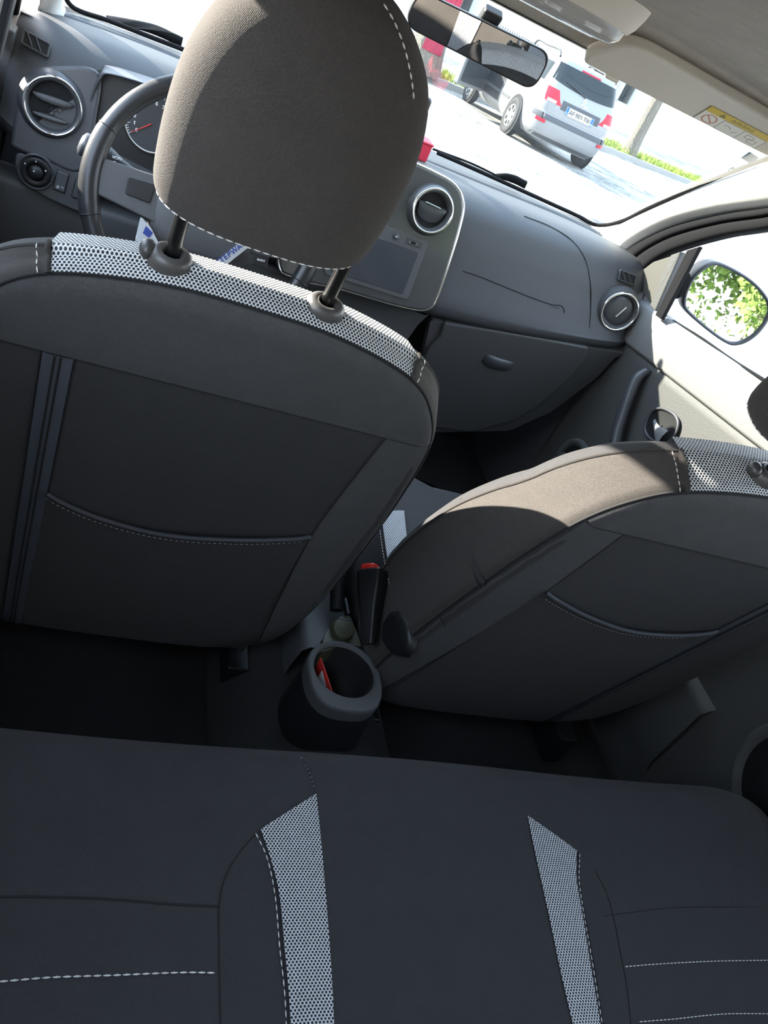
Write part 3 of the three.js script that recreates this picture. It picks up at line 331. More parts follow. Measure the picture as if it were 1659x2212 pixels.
// ------------------------------------------------------------------ back bench
{
  const o = thing('back_bench', V(0, .21, .8), 'dark cloth back bench with two tapering strips of white netting', 'bench seat');
  const top = (x, z) => { const e = Math.max(0, Math.abs(x) - .52) / .14; return .578 + .010 * Math.sin((z - .45) * 2.4) - .05 * e * e - (z < .470 ? .018 * ((.470 - z) / .030) ** 2.2 : 0) + .004 * Math.cos(x * 9) ; };
  const zF = (x) => .440 + .22 * Math.max(0, Math.abs(x) - .50) ** 1.4;
  part(o, 'cushion', grid(90, 60, (u, v) => { const x = -.66 + 1.32 * u; if (v < .12) { const k = v / .12; return V(x, .26 + (top(x, zF(x)) - .26) * k, zF(x) + .03 * (1 - k)); } const k = (v - .12) / .88, z = zF(x) + (1.06 - zF(x)) * k ** 1.35; return V(x, top(x, z + (.440 - zF(x)) * Math.max(0, 1 - k * 6)), z); }, (u, v, q) => [q.x, q.z + q.y]), M.clothBench, 'dark charcoal cloth cushion');
  const T = (px, py, off = .001) => { const q = onY(px, py, .580); q.y = top(q.x, q.z) + off; return q; };
  const net = (L, R) => { const a = new THREE.CatmullRomCurve3(L.map(([x, y]) => T(x, y, 0))).getSpacedPoints(50), b = new THREE.CatmullRomCurve3(R.map(([x, y]) => T(x, y, 0))).getSpacedPoints(50); return grid(8, 50, (u, v, i, j) => { const q = a[j].clone().lerp(b[j], u); q.y = top(q.x, q.z) + .0014 + .0008 * Math.sin(Math.PI * u); return q; }, (u, v, q) => [q.x, q.z]); };
  part(o, 'net_strip', net([[563, 1791], [582, 1850], [601, 1930], [612, 2050], [620, 2140], [626, 2260], [627, 2330]], [[682, 1716], [690, 1800], [698, 1900], [706, 2010], [712, 2110], [717, 2230], [719, 2330]]), M.net, 'strip of white netting');
  part(o, 'net_strip', net([[1138, 1763], [1150, 1830], [1170, 1930], [1186, 2010], [1203, 2100], [1230, 2225], [1248, 2310]], [[1245, 1838], [1243, 1900], [1252, 1960], [1262, 2030], [1272, 2100], [1289, 2215], [1300, 2310]]), M.net, 'strip of white netting');
  const seam = (l, r = .0009) => tube(l.map(([a, b]) => T(a, b, .0001)), r, { n: 50, k: 5 });
  part(o, 'seams', merge([seam([[-120, 1945], [0, 1938], [110, 1937], [240, 1941], [360, 1951], [473, 1958]], .0013), seam([[553, 1800], [515, 1845], [485, 1900], [474, 1958], [473, 2050], [474, 2150], [476, 2300]]), seam([[560, 1794], [582, 1852], [598, 1930], [608, 2050], [616, 2150], [622, 2300]], .0011), seam([[1249, 1842], [1250, 1900], [1260, 1970], [1272, 2040], [1284, 2120], [1300, 2250]], .0011), seam([[1285, 1880], [1310, 1930], [1325, 1985], [1338, 2060], [1350, 2130], [1365, 2300]], .0008), seam([[1300, 1980], [1370, 1970], [1450, 1960], [1560, 1958], [1720, 1962]], .0008), seam([[655, 1640], [668, 1670], [677, 1700], [683, 1718]], .0006)]), M.darkThread, 'dark sewn seams');
  part(o, 'stitching', merge([stitches([[-100, 2132], [0, 2123], [110, 2113], [240, 2108], [360, 2103], [410, 2102], [473, 2104]].map(([a, b]) => T(a, b, .0008)), V(0, 1, 0), .0068, .0016, .0011), stitches([[552, 1800], [575, 1850], [592, 1930], [602, 2050], [612, 2150], [617, 2290]].map(([a, b]) => T(a, b, .0008)), V(0, 1, 0), .0062, .0026, .0008), stitches([[1252, 1845], [1249, 1900], [1257, 1970], [1268, 2040], [1280, 2120], [1298, 2250]].map(([a, b]) => T(a, b, .0008)), V(0, 1, 0), .0055, .0026, .0007), stitches([[1347, 2091], [1420, 2084], [1540, 2077], [1680, 2076]].map(([a, b]) => T(a, b, .0008)), V(0, 1, 0), .0045, .0014, .0008), stitches([[1376, 2211], [1450, 2204], [1560, 2192], [1680, 2192]].map(([a, b]) => T(a, b, .0008)), V(0, 1, 0), .0045, .0014, .0008), stitches([[652, 1634], [666, 1665], [676, 1696], [681, 1714]].map(([a, b]) => T(a, b, .0004)), V(0, 1, 0), .0012, .0045, .0006)]), M.thread, 'white thread stitches').userData.kind = 'stuff';
  // backrest behind the camera
  const th = .30, B = (u, v, w) => V(u, .60 + v * Math.cos(th) + w * Math.sin(th) * -1, 1.04 + v * Math.sin(th) + w * Math.cos(th));
  const bf = (u, v) => B(-.65 + 1.3 * u, .55 * v, -.02 - .035 * Math.sin(Math.PI * Math.min(1, v * 1.05)) ** .6 * (1 - .5 * Math.exp(-(((u - .5) * 1.3 / .05) ** 2))));
  part(o, 'backrest', merge([grid(60, 24, (u, v) => bf(u, v), (u, v) => [u * 1.3, v * .55]), grid(4, 4, (u, v) => B(-.65 + 1.3 * u, .55, -.02 + .12 * v)), grid(4, 4, (u, v) => B(-.65 + 1.3 * u, .55 * v, .10))]), M.clothSide, 'brownish cloth backrest');
  for (const c of [-.36, .36]) { for (const s of [-1, 1]) part(o, 'backrest_net', grid(4, 24, (u, v) => { const uu = (c + s * .13 + .05 * (u - .5) * (1 + v) + .65) / 1.3; return bf(uu, .05 + .85 * v).add(V(0, .001, -.003)); }, (u, v) => [u * .07, v * .45]), M.net, 'strip of white netting on the backrest'); part(o, 'top_net', grid(10, 6, (u, v) => bf((c - .12 + .24 * u + .65) / 1.3, .86 + .14 * v).add(V(0, .001, -.003)), (u, v) => [u * .24, v * .08]), M.net); }
  for (const c of [-.36, .36]) { const h = group(o, 'headrest', 'cloth headrest of the back bench'); const r = []; for (const [v, hw, ht] of [[.60, .10, .03], [.605, .115, .042], [.64, .125, .05], [.69, .125, .05], [.73, .11, .042], [.75, .08, .03], [.757, .01, .004]]) r.push(Array.from({ length: 32 }, (_, k) => { const a = k / 32 * 2 * Math.PI, cc = Math.cos(a), s = Math.sin(a); return B(c + Math.sign(cc) * Math.abs(cc) ** .7 * hw, v, .02 + Math.sign(s) * Math.abs(s) ** .8 * ht); })); part(h, 'pad', loft(r, { caps: true }), M.clothSide); for (const s of [-1, 1]) part(h, 'post', rod(B(c + s * .07, .50, .03), B(c + s * .07, .62, .03), .007), M.steel); }
}
// ------------------------------------------------------------------ console between the seats
{
  const o = thing('centre_console', V(0, .21, .1), 'dark plastic console between the front seats with a cup holder', 'console');
  const Y = .440, c = onY(744, 1450, Y); c.x = onY(744, 1450, Y).x;
  const sec = (z, hw, yt, x0 = 0) => [[-hw - .012, .22], [-hw - .006, yt - .05], [-hw, yt - .012], [-hw + .012, yt], [hw - .012, yt], [hw, yt - .012], [hw + .006, yt - .05], [hw + .012, .22]].map(([u, y]) => V(x0 + u, y, z));
  part(o, 'tunnel_cover', loft([sec(-.45, .050, .36), sec(-.2, .046, .37), sec(.0, .046, .405, -.012), sec(.13, .052, .405, -.006)], { closed: false }), M.dashLow, 'dark plastic tunnel cover');
  const ring = (r, y) => Array.from({ length: 48 }, (_, k) => { const a = k / 48 * 2 * Math.PI; return V(c.x + r * Math.cos(a), y, c.z + r * Math.sin(a)); });
  const flange = Array.from({ length: 48 }, (_, k) => { const a = k / 48 * 2 * Math.PI, C = Math.cos(a), S = Math.sin(a); const e = S > 0 ? .72 : 1; return V(c.x + Math.sign(C) * Math.abs(C) ** e * .063, Y, c.z + Math.sign(S) * Math.abs(S) ** e * (S > 0 ? .076 : .062)); });
  const low = (k, y) => flange.map((q) => V(c.x + (q.x - c.x) * k, y, c.z + (q.z - c.z) * k));
  part(o, 'rear_housing', loft([low(1.28, .214), low(1.18, .28), low(1.06, .36), low(1.0, Y - .025), low(.97, Y - .02)]), M.black, 'black tapering housing below the cup holder'); part(o, 'cup_holder', loft([low(1.0, Y - .03), low(1.02, Y - .006), low(1.0, Y), low(.96, Y + .003), ring(.054, Y + .003), ring(.0515, Y - .002)]), M.dashLow, 'round grey cup holder rim'); part(o, 'cup_lining', loft([ring(.0515, Y - .002), ring(.049, Y - .05), ring(.047, Y - .09), ring(.001, Y - .09)]), std([.010, .010, .011], { roughness: .7 }), 'black cup lining');
  const tp = (l) => l.map(([a, b]) => onY(a, b, Y - .006));
  part(o, 'olive_insert', plate(tp([[690, 1412], [700, 1372], [722, 1342], [735, 1332], [755, 1332], [772, 1372], [780, 1400], [760, 1396], [730, 1398], [705, 1408]]), V(0, 1, 0), { t: .003, r: .006, bevel: .001, under: .03 }), M.olive, 'olive tinted plastic insert');
  const kc = onY(738, 1362, Y); part(o, 'socket_cap', lathe([[.020, -.014], [.0205, .004], [.019, .010], [.016, .012], [.0001, .013]], kc, V(0, .96, .28)), M.olive, 'round olive socket cap'); part(o, 'socket_tab', box(kc.x - .010, kc.x + .012, kc.y + .012, kc.y + .016, kc.z - .016, kc.z - .009, .002), M.black);
  part(o, 'side_trim', rod(onY(746, 1293, Y + .01), onY(753, 1326, Y + .005), .003, .003), M.smooth);
  // handbrake lever ahead
  part(o, 'handbrake', merge([rod(V(.0, .43, .06), V(.0, .52, -.12), .012, .014), rod(V(.0, .52, -.12), V(.0, .545, -.17), .016, .017)]), M.black, 'black handbrake lever');
  const card = thing('red_card', V(c.x - .02, Y - .088, c.z), 'thin red card leaning inside the cup holder', 'card'); part(card, 'sheet', (() => { const a = onY(694, 1421, Y - .004), b = onY(719, 1494, Y - .02); const d = V(0, -.065, 0); return loft([[a, b, b.clone().add(d), a.clone().add(d)], [a, b, b.clone().add(d), a.clone().add(d)].map((q) => q.clone().add(V(-.0016, 0, 0)))], { caps: true }); })(), M.red); part(card, 'print', (() => { const a = onY(700, 1448, Y - .014), b = onY(712, 1484, Y - .024), d = V(-.0005, -.03, 0); return plate([a, b, b.clone().add(d), a.clone().add(d)].map((q) => q.add(V(-.003, 0, 0))), V(-1, 0, .3), { t: .0004, bevel: 0, r: .003 }); })(), M.white, 'white printed mark');
}
{ // belt buckle
  const a = onX(806, 1232, .012), b = onX(800, 1325, .012); const o = thing('seat_belt_buckle', b.clone(), 'black seat belt buckle with a red release button between the seats', 'buckle');
  const d = a.clone().sub(b).normalize(), n = V(-.75, .25, .6).normalize(); const x = d.clone().cross(n).normalize(), n2 = x.clone().cross(d); const ring = (t, w, h) => [[-w, -h], [-w * .7, -h * 1.25], [w * .7, -h * 1.25], [w, -h], [w, h], [w * .7, h * 1.25], [-w * .7, h * 1.25], [-w, h]].map(([p, q]) => b.clone().addScaledVector(d, t).addScaledVector(x, p).addScaledVector(n2, q)); const L = a.distanceTo(b);
  part(o, 'body', loft([ring(-.05, .010, .006), ring(0, .014, .009), ring(L * .55, .021, .012), ring(L * .95, .023, .013), ring(L, .021, .011)], { caps: true }), M.black);
  part(o, 'release_button', loft([ring(L - .002, .013, .0095), ring(L + .007, .013, .0095), ring(L + .010, .011, .0075)].map((r) => r.map((q) => q.clone().addScaledVector(x, -.006))), { caps: true }), std([.75, .03, .02], { roughness: .4 }), 'red release button');
}
// ------------------------------------------------------------------ dashboard
const FN = V(0, .25, 1).normalize(), FP = V(0, .89, -.60);
const onFace = (px, py) => onPlane(px, py, FP, FN);
const dashT = thing('dashboard', V(0, .45, -.75), 'dark grey dashboard with round chrome ringed vents and a central screen', 'dashboard');
const dashSec = (x) => {
  const b = wsBase(x), e = Math.max(0, (Math.abs(x) - .645) / .06), cut = .035 * e * e, dip = .012 * Math.max(0, (Math.abs(x) - .45) / .25) ** 2;
  return [[b.z - .01, .966], [-.945, .974], [-.90, .980], [-.868, .981], [-.860, .975], [-.850, .981], [-.78, .991], [-.72, .995], [-.685, .991], [-.655, .978], [-.634, .958], [-.618, .925], [-.6065, .89], [-.5895, .83], [-.576, .785], [-.572, .76], [-.576, .744], [-.592, .736], [-.66, .733], [-.80, .733]].map(([z, y], i) => V(x, y - (i < 11 ? dip : 0) + .155 * x * x * (i < 13 ? 0 : i === 13 ? .3 : i === 14 ? .65 : 1), (i === 0 ? z : Math.max(z, b.z + .01 * i)) - (i > 7 ? cut : 0)));
};
{
  const xs = []; for (let i = 0; i <= 56; i++) xs.push(-.705 + 1.41 * i / 56); const secs = xs.map((x) => new THREE.CatmullRomCurve3(dashSec(x), false, 'catmullrom', .5).getPoints(95));
  part(dashT, 'upper_shell', loft(secs, { closed: false }), M.dash, 'grained dark grey dashboard shell');
  for (const s of [-1, 1]) part(dashT, 'end_cap', plate(dashSec(s * .700).map((q) => V(s * .700, q.y - .002, q.z - .003)).concat([V(s * .7, .733, -1.0)]), V(s, 0, 0), { t: .004, r: .001, bevel: .001 }), M.dash);
}
const chromeRing = (parent, name, c, n, R, r) => part(parent, name, new THREE.TorusGeometry(R, r, 12, 64).applyMatrix4(basis(n).setPosition(c)), M.chrome, 'bright chrome ring');
function vent(px, py, R, n, kind, mat, lift) {
  const c = onFace(px, py).addScaledVector(FN, lift), g = group(dashT, 'air_vent', 'round air vent with a chrome ring');
  part(g, 'collar', lathe([[R * 1.20, -.006], [R * 1.14, .004], [R * 1.07, .011], [R * 1.0, .015]], c, n), mat);
  chromeRing(g, 'chrome_ring', c.clone().addScaledVector(n, .0150), n, R * .955, .0030);
  part(g, 'inner_ring', lathe([[R * .92, .016], [R * .885, .0165], [R * .84, .014], [R * .80, .008], [R * .78, .0015]], c, n), kind === 'open' ? M.smooth : M.dashLow, 'dark inner ring'); part(g, 'throat', lathe([[R * .80, .0022], [.0001, .0018]], c, n), std([.003, .003, .0035], { roughness: .8 }), 'black throat');
  const Mx = basis(n), x = V(0, 0, 0), y = V(0, 0, 0), z = V(0, 0, 0); Mx.extractBasis(x, y, z); const L = (a, b, d) => c.clone().addScaledVector(x, a).addScaledVector(y, b).addScaledVector(n, d);
  if (kind === 'open') {
    for (const [yy, h] of [[.011, .008], [-.020, .004]]) { const hw = Math.sqrt((R * .76) ** 2 - yy * yy) * .97; part(g, 'louvre', loft(Array.from({ length: 15 }, (_, i) => { const t = i / 14 * 2 - 1, w = Math.sqrt(1 - t * t * .98); return [L(t * hw, yy + .0045 * w, .004), L(t * hw, yy + .002, .006 + .007 * w), L(t * hw, yy - h * w, .006 + .007 * w), L(t * hw, yy - h * w - .001, .004)]; })), M.dashLow, 'curved louvre'); }
    const hex = []; for (let i = -1; i <= 4; i++) for (let j = -2; j <= 1; j++) { const a = .0085 * (i + (j & 1) * .5) + .004, b = .0074 * j - .004; if (Math.hypot(a, b) > R * .68) continue; const h = new THREE.TorusGeometry(.0043, .0005, 4, 6); h.rotateZ(Math.PI / 6); const m = basis(n); m.setPosition(L(a, b, .003)); hex.push(h.applyMatrix4(m)); } part(g, 'honeycomb', merge(hex), M.smooth, 'honeycomb grid deep in the vent').userData.kind = 'stuff';
  } else {
    const half = kind === 'half'; 
    if (half) part(g, 'flap', loft(Array.from({ length: 17 }, (_, i) => { const t = i / 16 * 2 - 1, w = Math.sqrt(Math.max(0, 1 - t * t)); return [L(t * R * .72, .012, .004), L(t * R * .72, .012 - .002, .010), L(t * R * .72, .004 - .010 * w, .009), L(t * R * .72, .0 - R * .52 * w, .004)]; }), { closed: false }), M.smooth, 'smooth tilted flap');
    else part(g, 'flap', lathe([[R * .80, .004], [R * .76, .009], [R * .55, .0125], [.0001, .014]], c, n), M.smooth, 'smooth closed flap');
    const a = half ? -.06 : 1.18, bar = new THREE.CapsuleGeometry(.0021, R * (half ? .72 : .62), 4, 10); bar.rotateZ(Math.PI / 2); const Mb = basis(n); Mb.multiply(new THREE.Matrix4().makeRotationZ(a)); Mb.setPosition(half ? L(-.002, .0105, .0105) : L(.004, 0, .0150)); part(g, 'finger_bar', bar.applyMatrix4(Mb), M.chrome, 'bright finger bar');
  }
  return c;
}
const shellAt = (x, y) => { const l = new THREE.CatmullRomCurve3(dashSec(x), false, 'catmullrom', .5).getPoints(300); let b = null; for (let i = 130; i < l.length - 40; i++) if (!b || Math.abs(l[i].y - y) < Math.abs(b[0].y - y)) b = [l[i], l[i + 1].clone().sub(l[i - 1]).normalize()]; return { p: b[0], n: V(0, b[1].z, -b[1].y).multiplyScalar(b[1].z > 0 ? 1 : -1) }; };
const onShell = (px, py) => { let q = onFace(px, py), r; for (let k = 0; k < 4; k++) { r = shellAt(q.x, q.y); q = onPlane(px, py, r.p, r.n); } return shellAt(q.x, q.y).p; };
{ // driver side: vent panel, hood, switch panel
  part(dashT, 'vent_panel', plate([[50, 172], [66, 152], [118, 143], [214, 157], [208, 262], [196, 330], [166, 372], [96, 345], [30, 318], [27, 290], [36, 235]].map(([a, b]) => onFace(a, b)), FN, { t: .013, bevel: .006, smooth: 80 }), M.smooth, 'smooth grey vent surround panel');
  vent(115, 227, .0475, V(.10, .16, 1).normalize(), 'open', M.smooth, .012);
  part(dashT, 'switch_panel', plate([[36, 324], [100, 345], [172, 368], [200, 380], [190, 462], [150, 446], [104, 425], [60, 396], [34, 366]].map(([a, b]) => onPlane(a, b, V(0, .77, -.575), V(0, .1, 1))), V(0, .1, 1), { t: .012, bevel: .003, r: .012 }), M.dashLow, 'dark switch panel');
  const sp = V(0, .77, -.563), sn = V(0, .1, 1).normalize(), kn = onPlane(78, 371, sp, sn);
  const kk = group(dashT, 'mirror_knob', 'round mirror adjuster knob'); part(kk, 'bezel', lathe([[.026, .0], [.0275, .003], [.030, .004], [.0315, .001]], kn, sn), M.smooth); part(kk, 'dial', lathe([[.025, .0], [.025, .004], [.0225, .006], [.0155, .006], [.0145, .001], [.013, .001], [.0125, .008], [.010, .012], [.006, .014], [.0001, .0145]], kn, sn), M.black);
  part(kk, 'marks', merge([[0, .0195], [1.05, .0195], [-1.1, .0195], [.1, .004]].map(([a, r], i) => lathe([[.0001, .0], [i ? .0014 : .0012, 0]], kn.clone().add(V(-Math.sin(a) * r - .002, Math.cos(a) * r, 0)).addScaledVector(sn, i === 3 ? .0152 : .0064), sn, 12))), M.white, 'white marks');
  for (const [px, py] of [[132, 392], [172, 409]]) { const c = onPlane(px, py, sp, sn), bt = group(dashT, 'rocker_button', 'black rocker button'); part(bt, 'frame', put(new RoundedBoxGeometry(.022, .037, .004, 2, .002), c, sn, V(.06, 1, 0)), M.black); part(bt, 'key', put(new RoundedBoxGeometry(.019, .034, .006, 2, .002), c.clone().addScaledVector(sn, .001), sn, V(.06, 1, 0)), M.dashLow); if (px === 132) { const tg = new TextGeometry('P\u00b7', { font, size: .0055, depth: .0003 }); part(bt, 'mark', put(tg, c.clone().addScaledVector(sn, .0062).add(V(-.006, -.013, 0)), sn, V(.06, 1, 0)), M.white, 'white parking mark'); part(bt, 'mark_wave', put(new THREE.TorusGeometry(.003, .0005, 4, 10, 2), c.clone().addScaledVector(sn, .0050).add(V(.003, -.011, 0)), sn), M.white); } }
  // demister slot at the corner
  for (const [px, py] of [[77, 101], [1354, 602]]) { const q0 = onPlane(px, py, V(0, .95, -.632), V(0, .4, 1)), p = shellAt(q0.x, q0.y).p, ex = shellAt(q0.x + .012, q0.y).p.sub(shellAt(q0.x - .012, q0.y).p).normalize(), ey = shellAt(q0.x, q0.y + .006).p.sub(shellAt(q0.x, q0.y - .006).p).normalize(), n = ex.clone().cross(ey).normalize(), g = group(dashT, 'demister_slot', 'small slotted side window vent'); const Q = (a, b, d) => p.clone().addScaledVector(ex, a).addScaledVector(ey, b).addScaledVector(n, d + .0025);
    part(g, 'slot', plate([Q(-.023, -.010, 0), Q(.023, -.010, 0), Q(.023, .010, 0), Q(-.023, .010, 0)], n, { t: .0016, r: .003, bevel: .0004, under: .01 }), std([.003, .003, .003], { roughness: .8 })); part(g, 'slot_frame', tube([Q(-.0245, -.0115, .001), Q(.0245, -.0115, .001), Q(.0245, .0115, .001), Q(-.0245, .0115, .001), Q(-.0245, -.0115, .001)], .0020, { n: 80, straight: true }), M.dash); for (const k of [-.7, .35]) part(g, 'slat', rod(Q(k * .016 - .007, .010, .0022), Q(k * .016 + .007, -.010, .0022), .0015, .0015, 8), M.dash); }
}
{ // instrument cluster with its hood
  const c = onFace(331, 266), g = group(dashT, 'instrument_cluster', 'instrument cluster under a hooded rim');
  const hood = (z, k) => { const pts = [[-.560, .800], [-.563, .90], [-.556, .955], [-.530, .972], [-.40, .980], [-.30, .980], [-.18, .970], [-.155, .95], [-.15, .88], [-.155, .80]].map(([x, y]) => V(-.355 + (x + .355) * k, .89 + (y - .89) * k, z)); return spline(pts, 60); };
  part(g, 'hood', loft([hood(-.63, .985), hood(-.600, .985), hood(-.594, .990), hood(-.592, 1.0), hood(-.594, 1.010), hood(-.606, 1.016), hood(-.64, 1.02)], { closed: false }), M.smooth, 'hooded rim');
  part(g, 'face', plate([[-.57, .79], [-.57, .965], [-.15, .965], [-.15, .79]].map(([x, y]) => V(x, y, -.604 - .25 * (y - .89))), FN, { t: .002, r: .02, bevel: .0005 }), M.black, 'black instrument face');
  for (const [gx, gy, R] of [[c.x, c.y, .050], [-.345, c.y, .050], [-.235, c.y, .046]]) { const q = V(gx, gy, -.60 - .25 * (gy - .89)).addScaledVector(FN, .006); const dial = group(dashT, 'dial', 'round gauge with a chrome rim'); part(dial, 'rim', new THREE.TorusGeometry(R, .0028, 10, 60).applyMatrix4(basis(FN).setPosition(q)), M.chrome); part(dial, 'dial_face', lathe([[R, -.001], [.0001, -.001]], q, FN), std([.03, .031, .034], { roughness: .5 }));
    const P = (a, r, d = .0004) => { const m = basis(FN), x = V(0, 0, 0), y = V(0, 0, 0), z = V(0, 0, 0); m.extractBasis(x, y, z); return q.clone().addScaledVector(x, r * Math.cos(a)).addScaledVector(y, r * Math.sin(a)).addScaledVector(FN, d); };
    const marks = []; for (let i = 0; i <= 28; i++) { const a = Math.PI * (1.217 - i / 28 * .817); marks.push(rod(P(a, R * (i % 4 ? .88 : .80)), P(a, R * .95), .0005, .0005, 4)); } part(dial, 'ticks', merge(marks), M.white).userData.kind = 'stuff';
    const nums = []; for (let i = 0; i <= 7; i++) { const a = Math.PI * (1.217 - i / 7 * .817), t = new TextGeometry(String(i), { font, size: .0062, depth: .0002 }); t.translate(-.002, -.003, 0); nums.push(t.applyMatrix4(basis(FN).setPosition(P(a, R * .66)))); } part(dial, 'numerals', merge(nums), M.white).userData.kind = 'stuff';
    const na = Math.PI * 1.22; part(dial, 'needle', rod(P(na, .004, .002), P(na, R * .86, .002), .0014, .0005, 6), M.red, 'red needle'); }
}
{ // central fascia with vents and screen
  const out = [[775, 318], [860, 340], [935, 372], [980, 400], [998, 440], [990, 490], [966, 570], [940, 645], [925, 664], [900, 668], [830, 652], [740, 625], [640, 600], [600, 560], [640, 380], [700, 310]];
  part(dashT, 'centre_fascia', plate(out.map(([a, b]) => onFace(a, b)), FN, { t: .012, bevel: .005, smooth: 110 }), M.fascia, 'glossy dark grey centre fascia');
  part(dashT, 'fascia_trim', tube(spline(out.map(([a, b]) => onFace(a, b).addScaledVector(FN, .007)), 110, true).slice(0, -1), .0036, { n: 220, closed: true }), M.chrome, 'chrome trim round the fascia');
  const cR = vent(926, 452, .0445, V(.02, .22, 1).normalize(), 'half', M.fascia, .011); const cl = V(-.10, cR.y, cR.z); const save = cl;
  const sc = group(dashT, 'touch_screen', 'dark grey touch screen unit'); const F2 = FP.clone().addScaledVector(FN, .012);
  const on2 = (a, b) => onPlane(a, b, F2, FN);
  const A = on2(926, 522), Bq = on2(890, 655); const xL = -.075, xR = A.x; const yT = A.y, yB = Bq.y; const zz = (y) => F2.z - .25 * (y - F2.y); const Q = (x, y) => V(x, y, zz(y));
  part(sc, 'bezel', plate([Q(xL, yB), Q(xR, yB + .003), Q(xR, yT), Q(xL, yT)], FN, { t: .003, r: .010, bevel: .0015 }), M.dashLow); part(sc, 'display', plate([Q(xL + .014, yB + .010), Q(xR - .016, yB + .012), Q(xR - .014, yT - .026), Q(xL + .014, yT - .026)], FN, { t: .0042, r: .002, bevel: .0006 }), M.screen, 'switched off display');
  const us = Q(xR - .030, yT - .012).addScaledVector(FN, .0035); part(sc, 'socket_cover', put(new RoundedBoxGeometry(.036, .012, .002, 2, .001), us, FN), M.smooth); part(sc, 'socket', put(new RoundedBoxGeometry(.015, .0065, .003, 2, .001), us.clone().add(V(-.003, 0, .001)), FN), M.gloss); part(sc, 'socket_rim', put(new THREE.TorusGeometry(.0052, .0006, 5, 24).scale(1.6, .75, 1), us.clone().add(V(-.003, 0, .0022)), FN), M.steel); const b2 = Q(xR - .072, yT - .012).addScaledVector(FN, .0035); part(sc, 'volume_key', lathe([[.0065, 0], [.006, .002], [.0001, .0022]], b2, FN, 24), M.smooth); part(sc, 'volume_mark', merge([put(new THREE.BoxGeometry(.005, .0009, .0004), b2.clone().addScaledVector(FN, .0026), FN), put(new THREE.BoxGeometry(.0009, .005, .0004), b2.clone().addScaledVector(FN, .0026), FN)]), M.white);
}
{ // passenger side: airbag line, pod vent, glove box, lower panels
  part(dashT, 'airbag_line', tube([[1000, 585], [1040, 600], [1100, 625], [1160, 648], [1195, 658], [1212, 662], [1219, 668], [1220, 675]].map(([a, b]) => onShell(a, b).addScaledVector(FN, .0002)), .0012, { n: 50, k: 6 }), M.darkThread, 'dark tear line of the airbag cover');
  const tg = new TextGeometry('AIRBAG', { font, size: .0045, depth: .0004 }); tg.translate(-.011, -.002, 0); part(dashT, 'airbag_mark', put(tg, onShell(1200, 664).addScaledVector(FN, .0008), FN), M.dashLow, 'embossed airbag mark');
  part(dashT, 'pod_seam', tube([[1130, 455], [1190, 488], [1235, 520], [1262, 556], [1275, 610], [1276, 670], [1270, 740]].map(([a, b]) => onShell(a, b).addScaledVector(FN, .0002)), .0012, { n: 50, k: 6 }), M.darkThread);
  vent(1336, 670, .046, V(-.10, .10, 1).normalize(), 'closed', M.dash, -.006);
  const GP = V(.4, .735, -.592), GN = V(0, -.22, 1).normalize();
  const gb = group(dashT, 'glove_box', 'dark glove box'); const gpx = (l) => l.map(([a, b]) => onPlane(a, b, GP, GN));
  part(gb, 'lid', plate(gpx([[958, 692], [1080, 712], [1200, 733], [1271, 747], [1264, 772], [1222, 822], [1158, 876], [1110, 905], [1020, 930], [905, 915], [880, 860], [925, 745], [948, 725]]), GN, { t: .008, bevel: .005, r: .01, under: .02 }), M.dashLow, 'dark grained glove box lid');
  const hc = onPlane(1078, 775, GP, GN).addScaledVector(GN, .006); part(gb, 'handle', (() => { const r = []; for (let i = 0; i <= 20; i++) { const t = i / 20 * 2 - 1, w = Math.sqrt(Math.max(0, 1 - t * t)); r.push([V(t * .044, .008, .001), V(t * .044, .006, .006 * w), V(t * .044, -.004, .012 * w), V(t * .044, -.010 - .012 * w, .008 * w), V(t * .044, -.014 - .014 * w, .0)].map((q) => q)); } return put(loft(r, { closed: false }), hc, GN); })(), M.smooth, 'scooped glove box handle');
  part(gb, 'handle_slot', put(new RoundedBoxGeometry(.075, .012, .004, 2, .002), hc.clone().add(V(0, .014, .001)), GN), M.black);
  part(dashT, 'passenger_lower_panel', plate(gpx([[930, 690], [1360, 765], [1332, 770], [1290, 815], [1190, 890], [1100, 930], [880, 935]]), GN, { t: .001, bevel: .0005, r: .01, under: .03 }), M.dashLow);
  // centre stack under the fascia and the driver's knee panel
  const st = (y, z, hw) => [V(.03 - hw, y, -.75), V(.03 - hw, y, z - .01), V(.03 - hw + .012, y, z), V(.03 + hw - .012, y, z), V(.03 + hw, y, z - .01), V(.03 + hw, y, -.75)];
  part(dashT, 'centre_stack', loft([st(.738, -.585, .165), st(.70, -.600, .158), st(.60, -.60, .14), st(.45, -.57, .115), st(.36, -.5, .10)], { closed: false }), M.dashLow, 'dark lower centre stack');
  const kp = (x) => [[-.66, .738], [-.585, .742], [-.572, .72], [-.575, .66], [-.60, .58], [-.66, .48], [-.72, .42], [-.85, .40]].map(([z, y]) => V(x, y, z)); part(dashT, 'knee_panel', loft([-.700, -.69, -.5, -.3, -.13].map((x) => spline(kp(x), 24)), { closed: false }), M.dashLow, 'dark knee panel below the steering wheel');
}
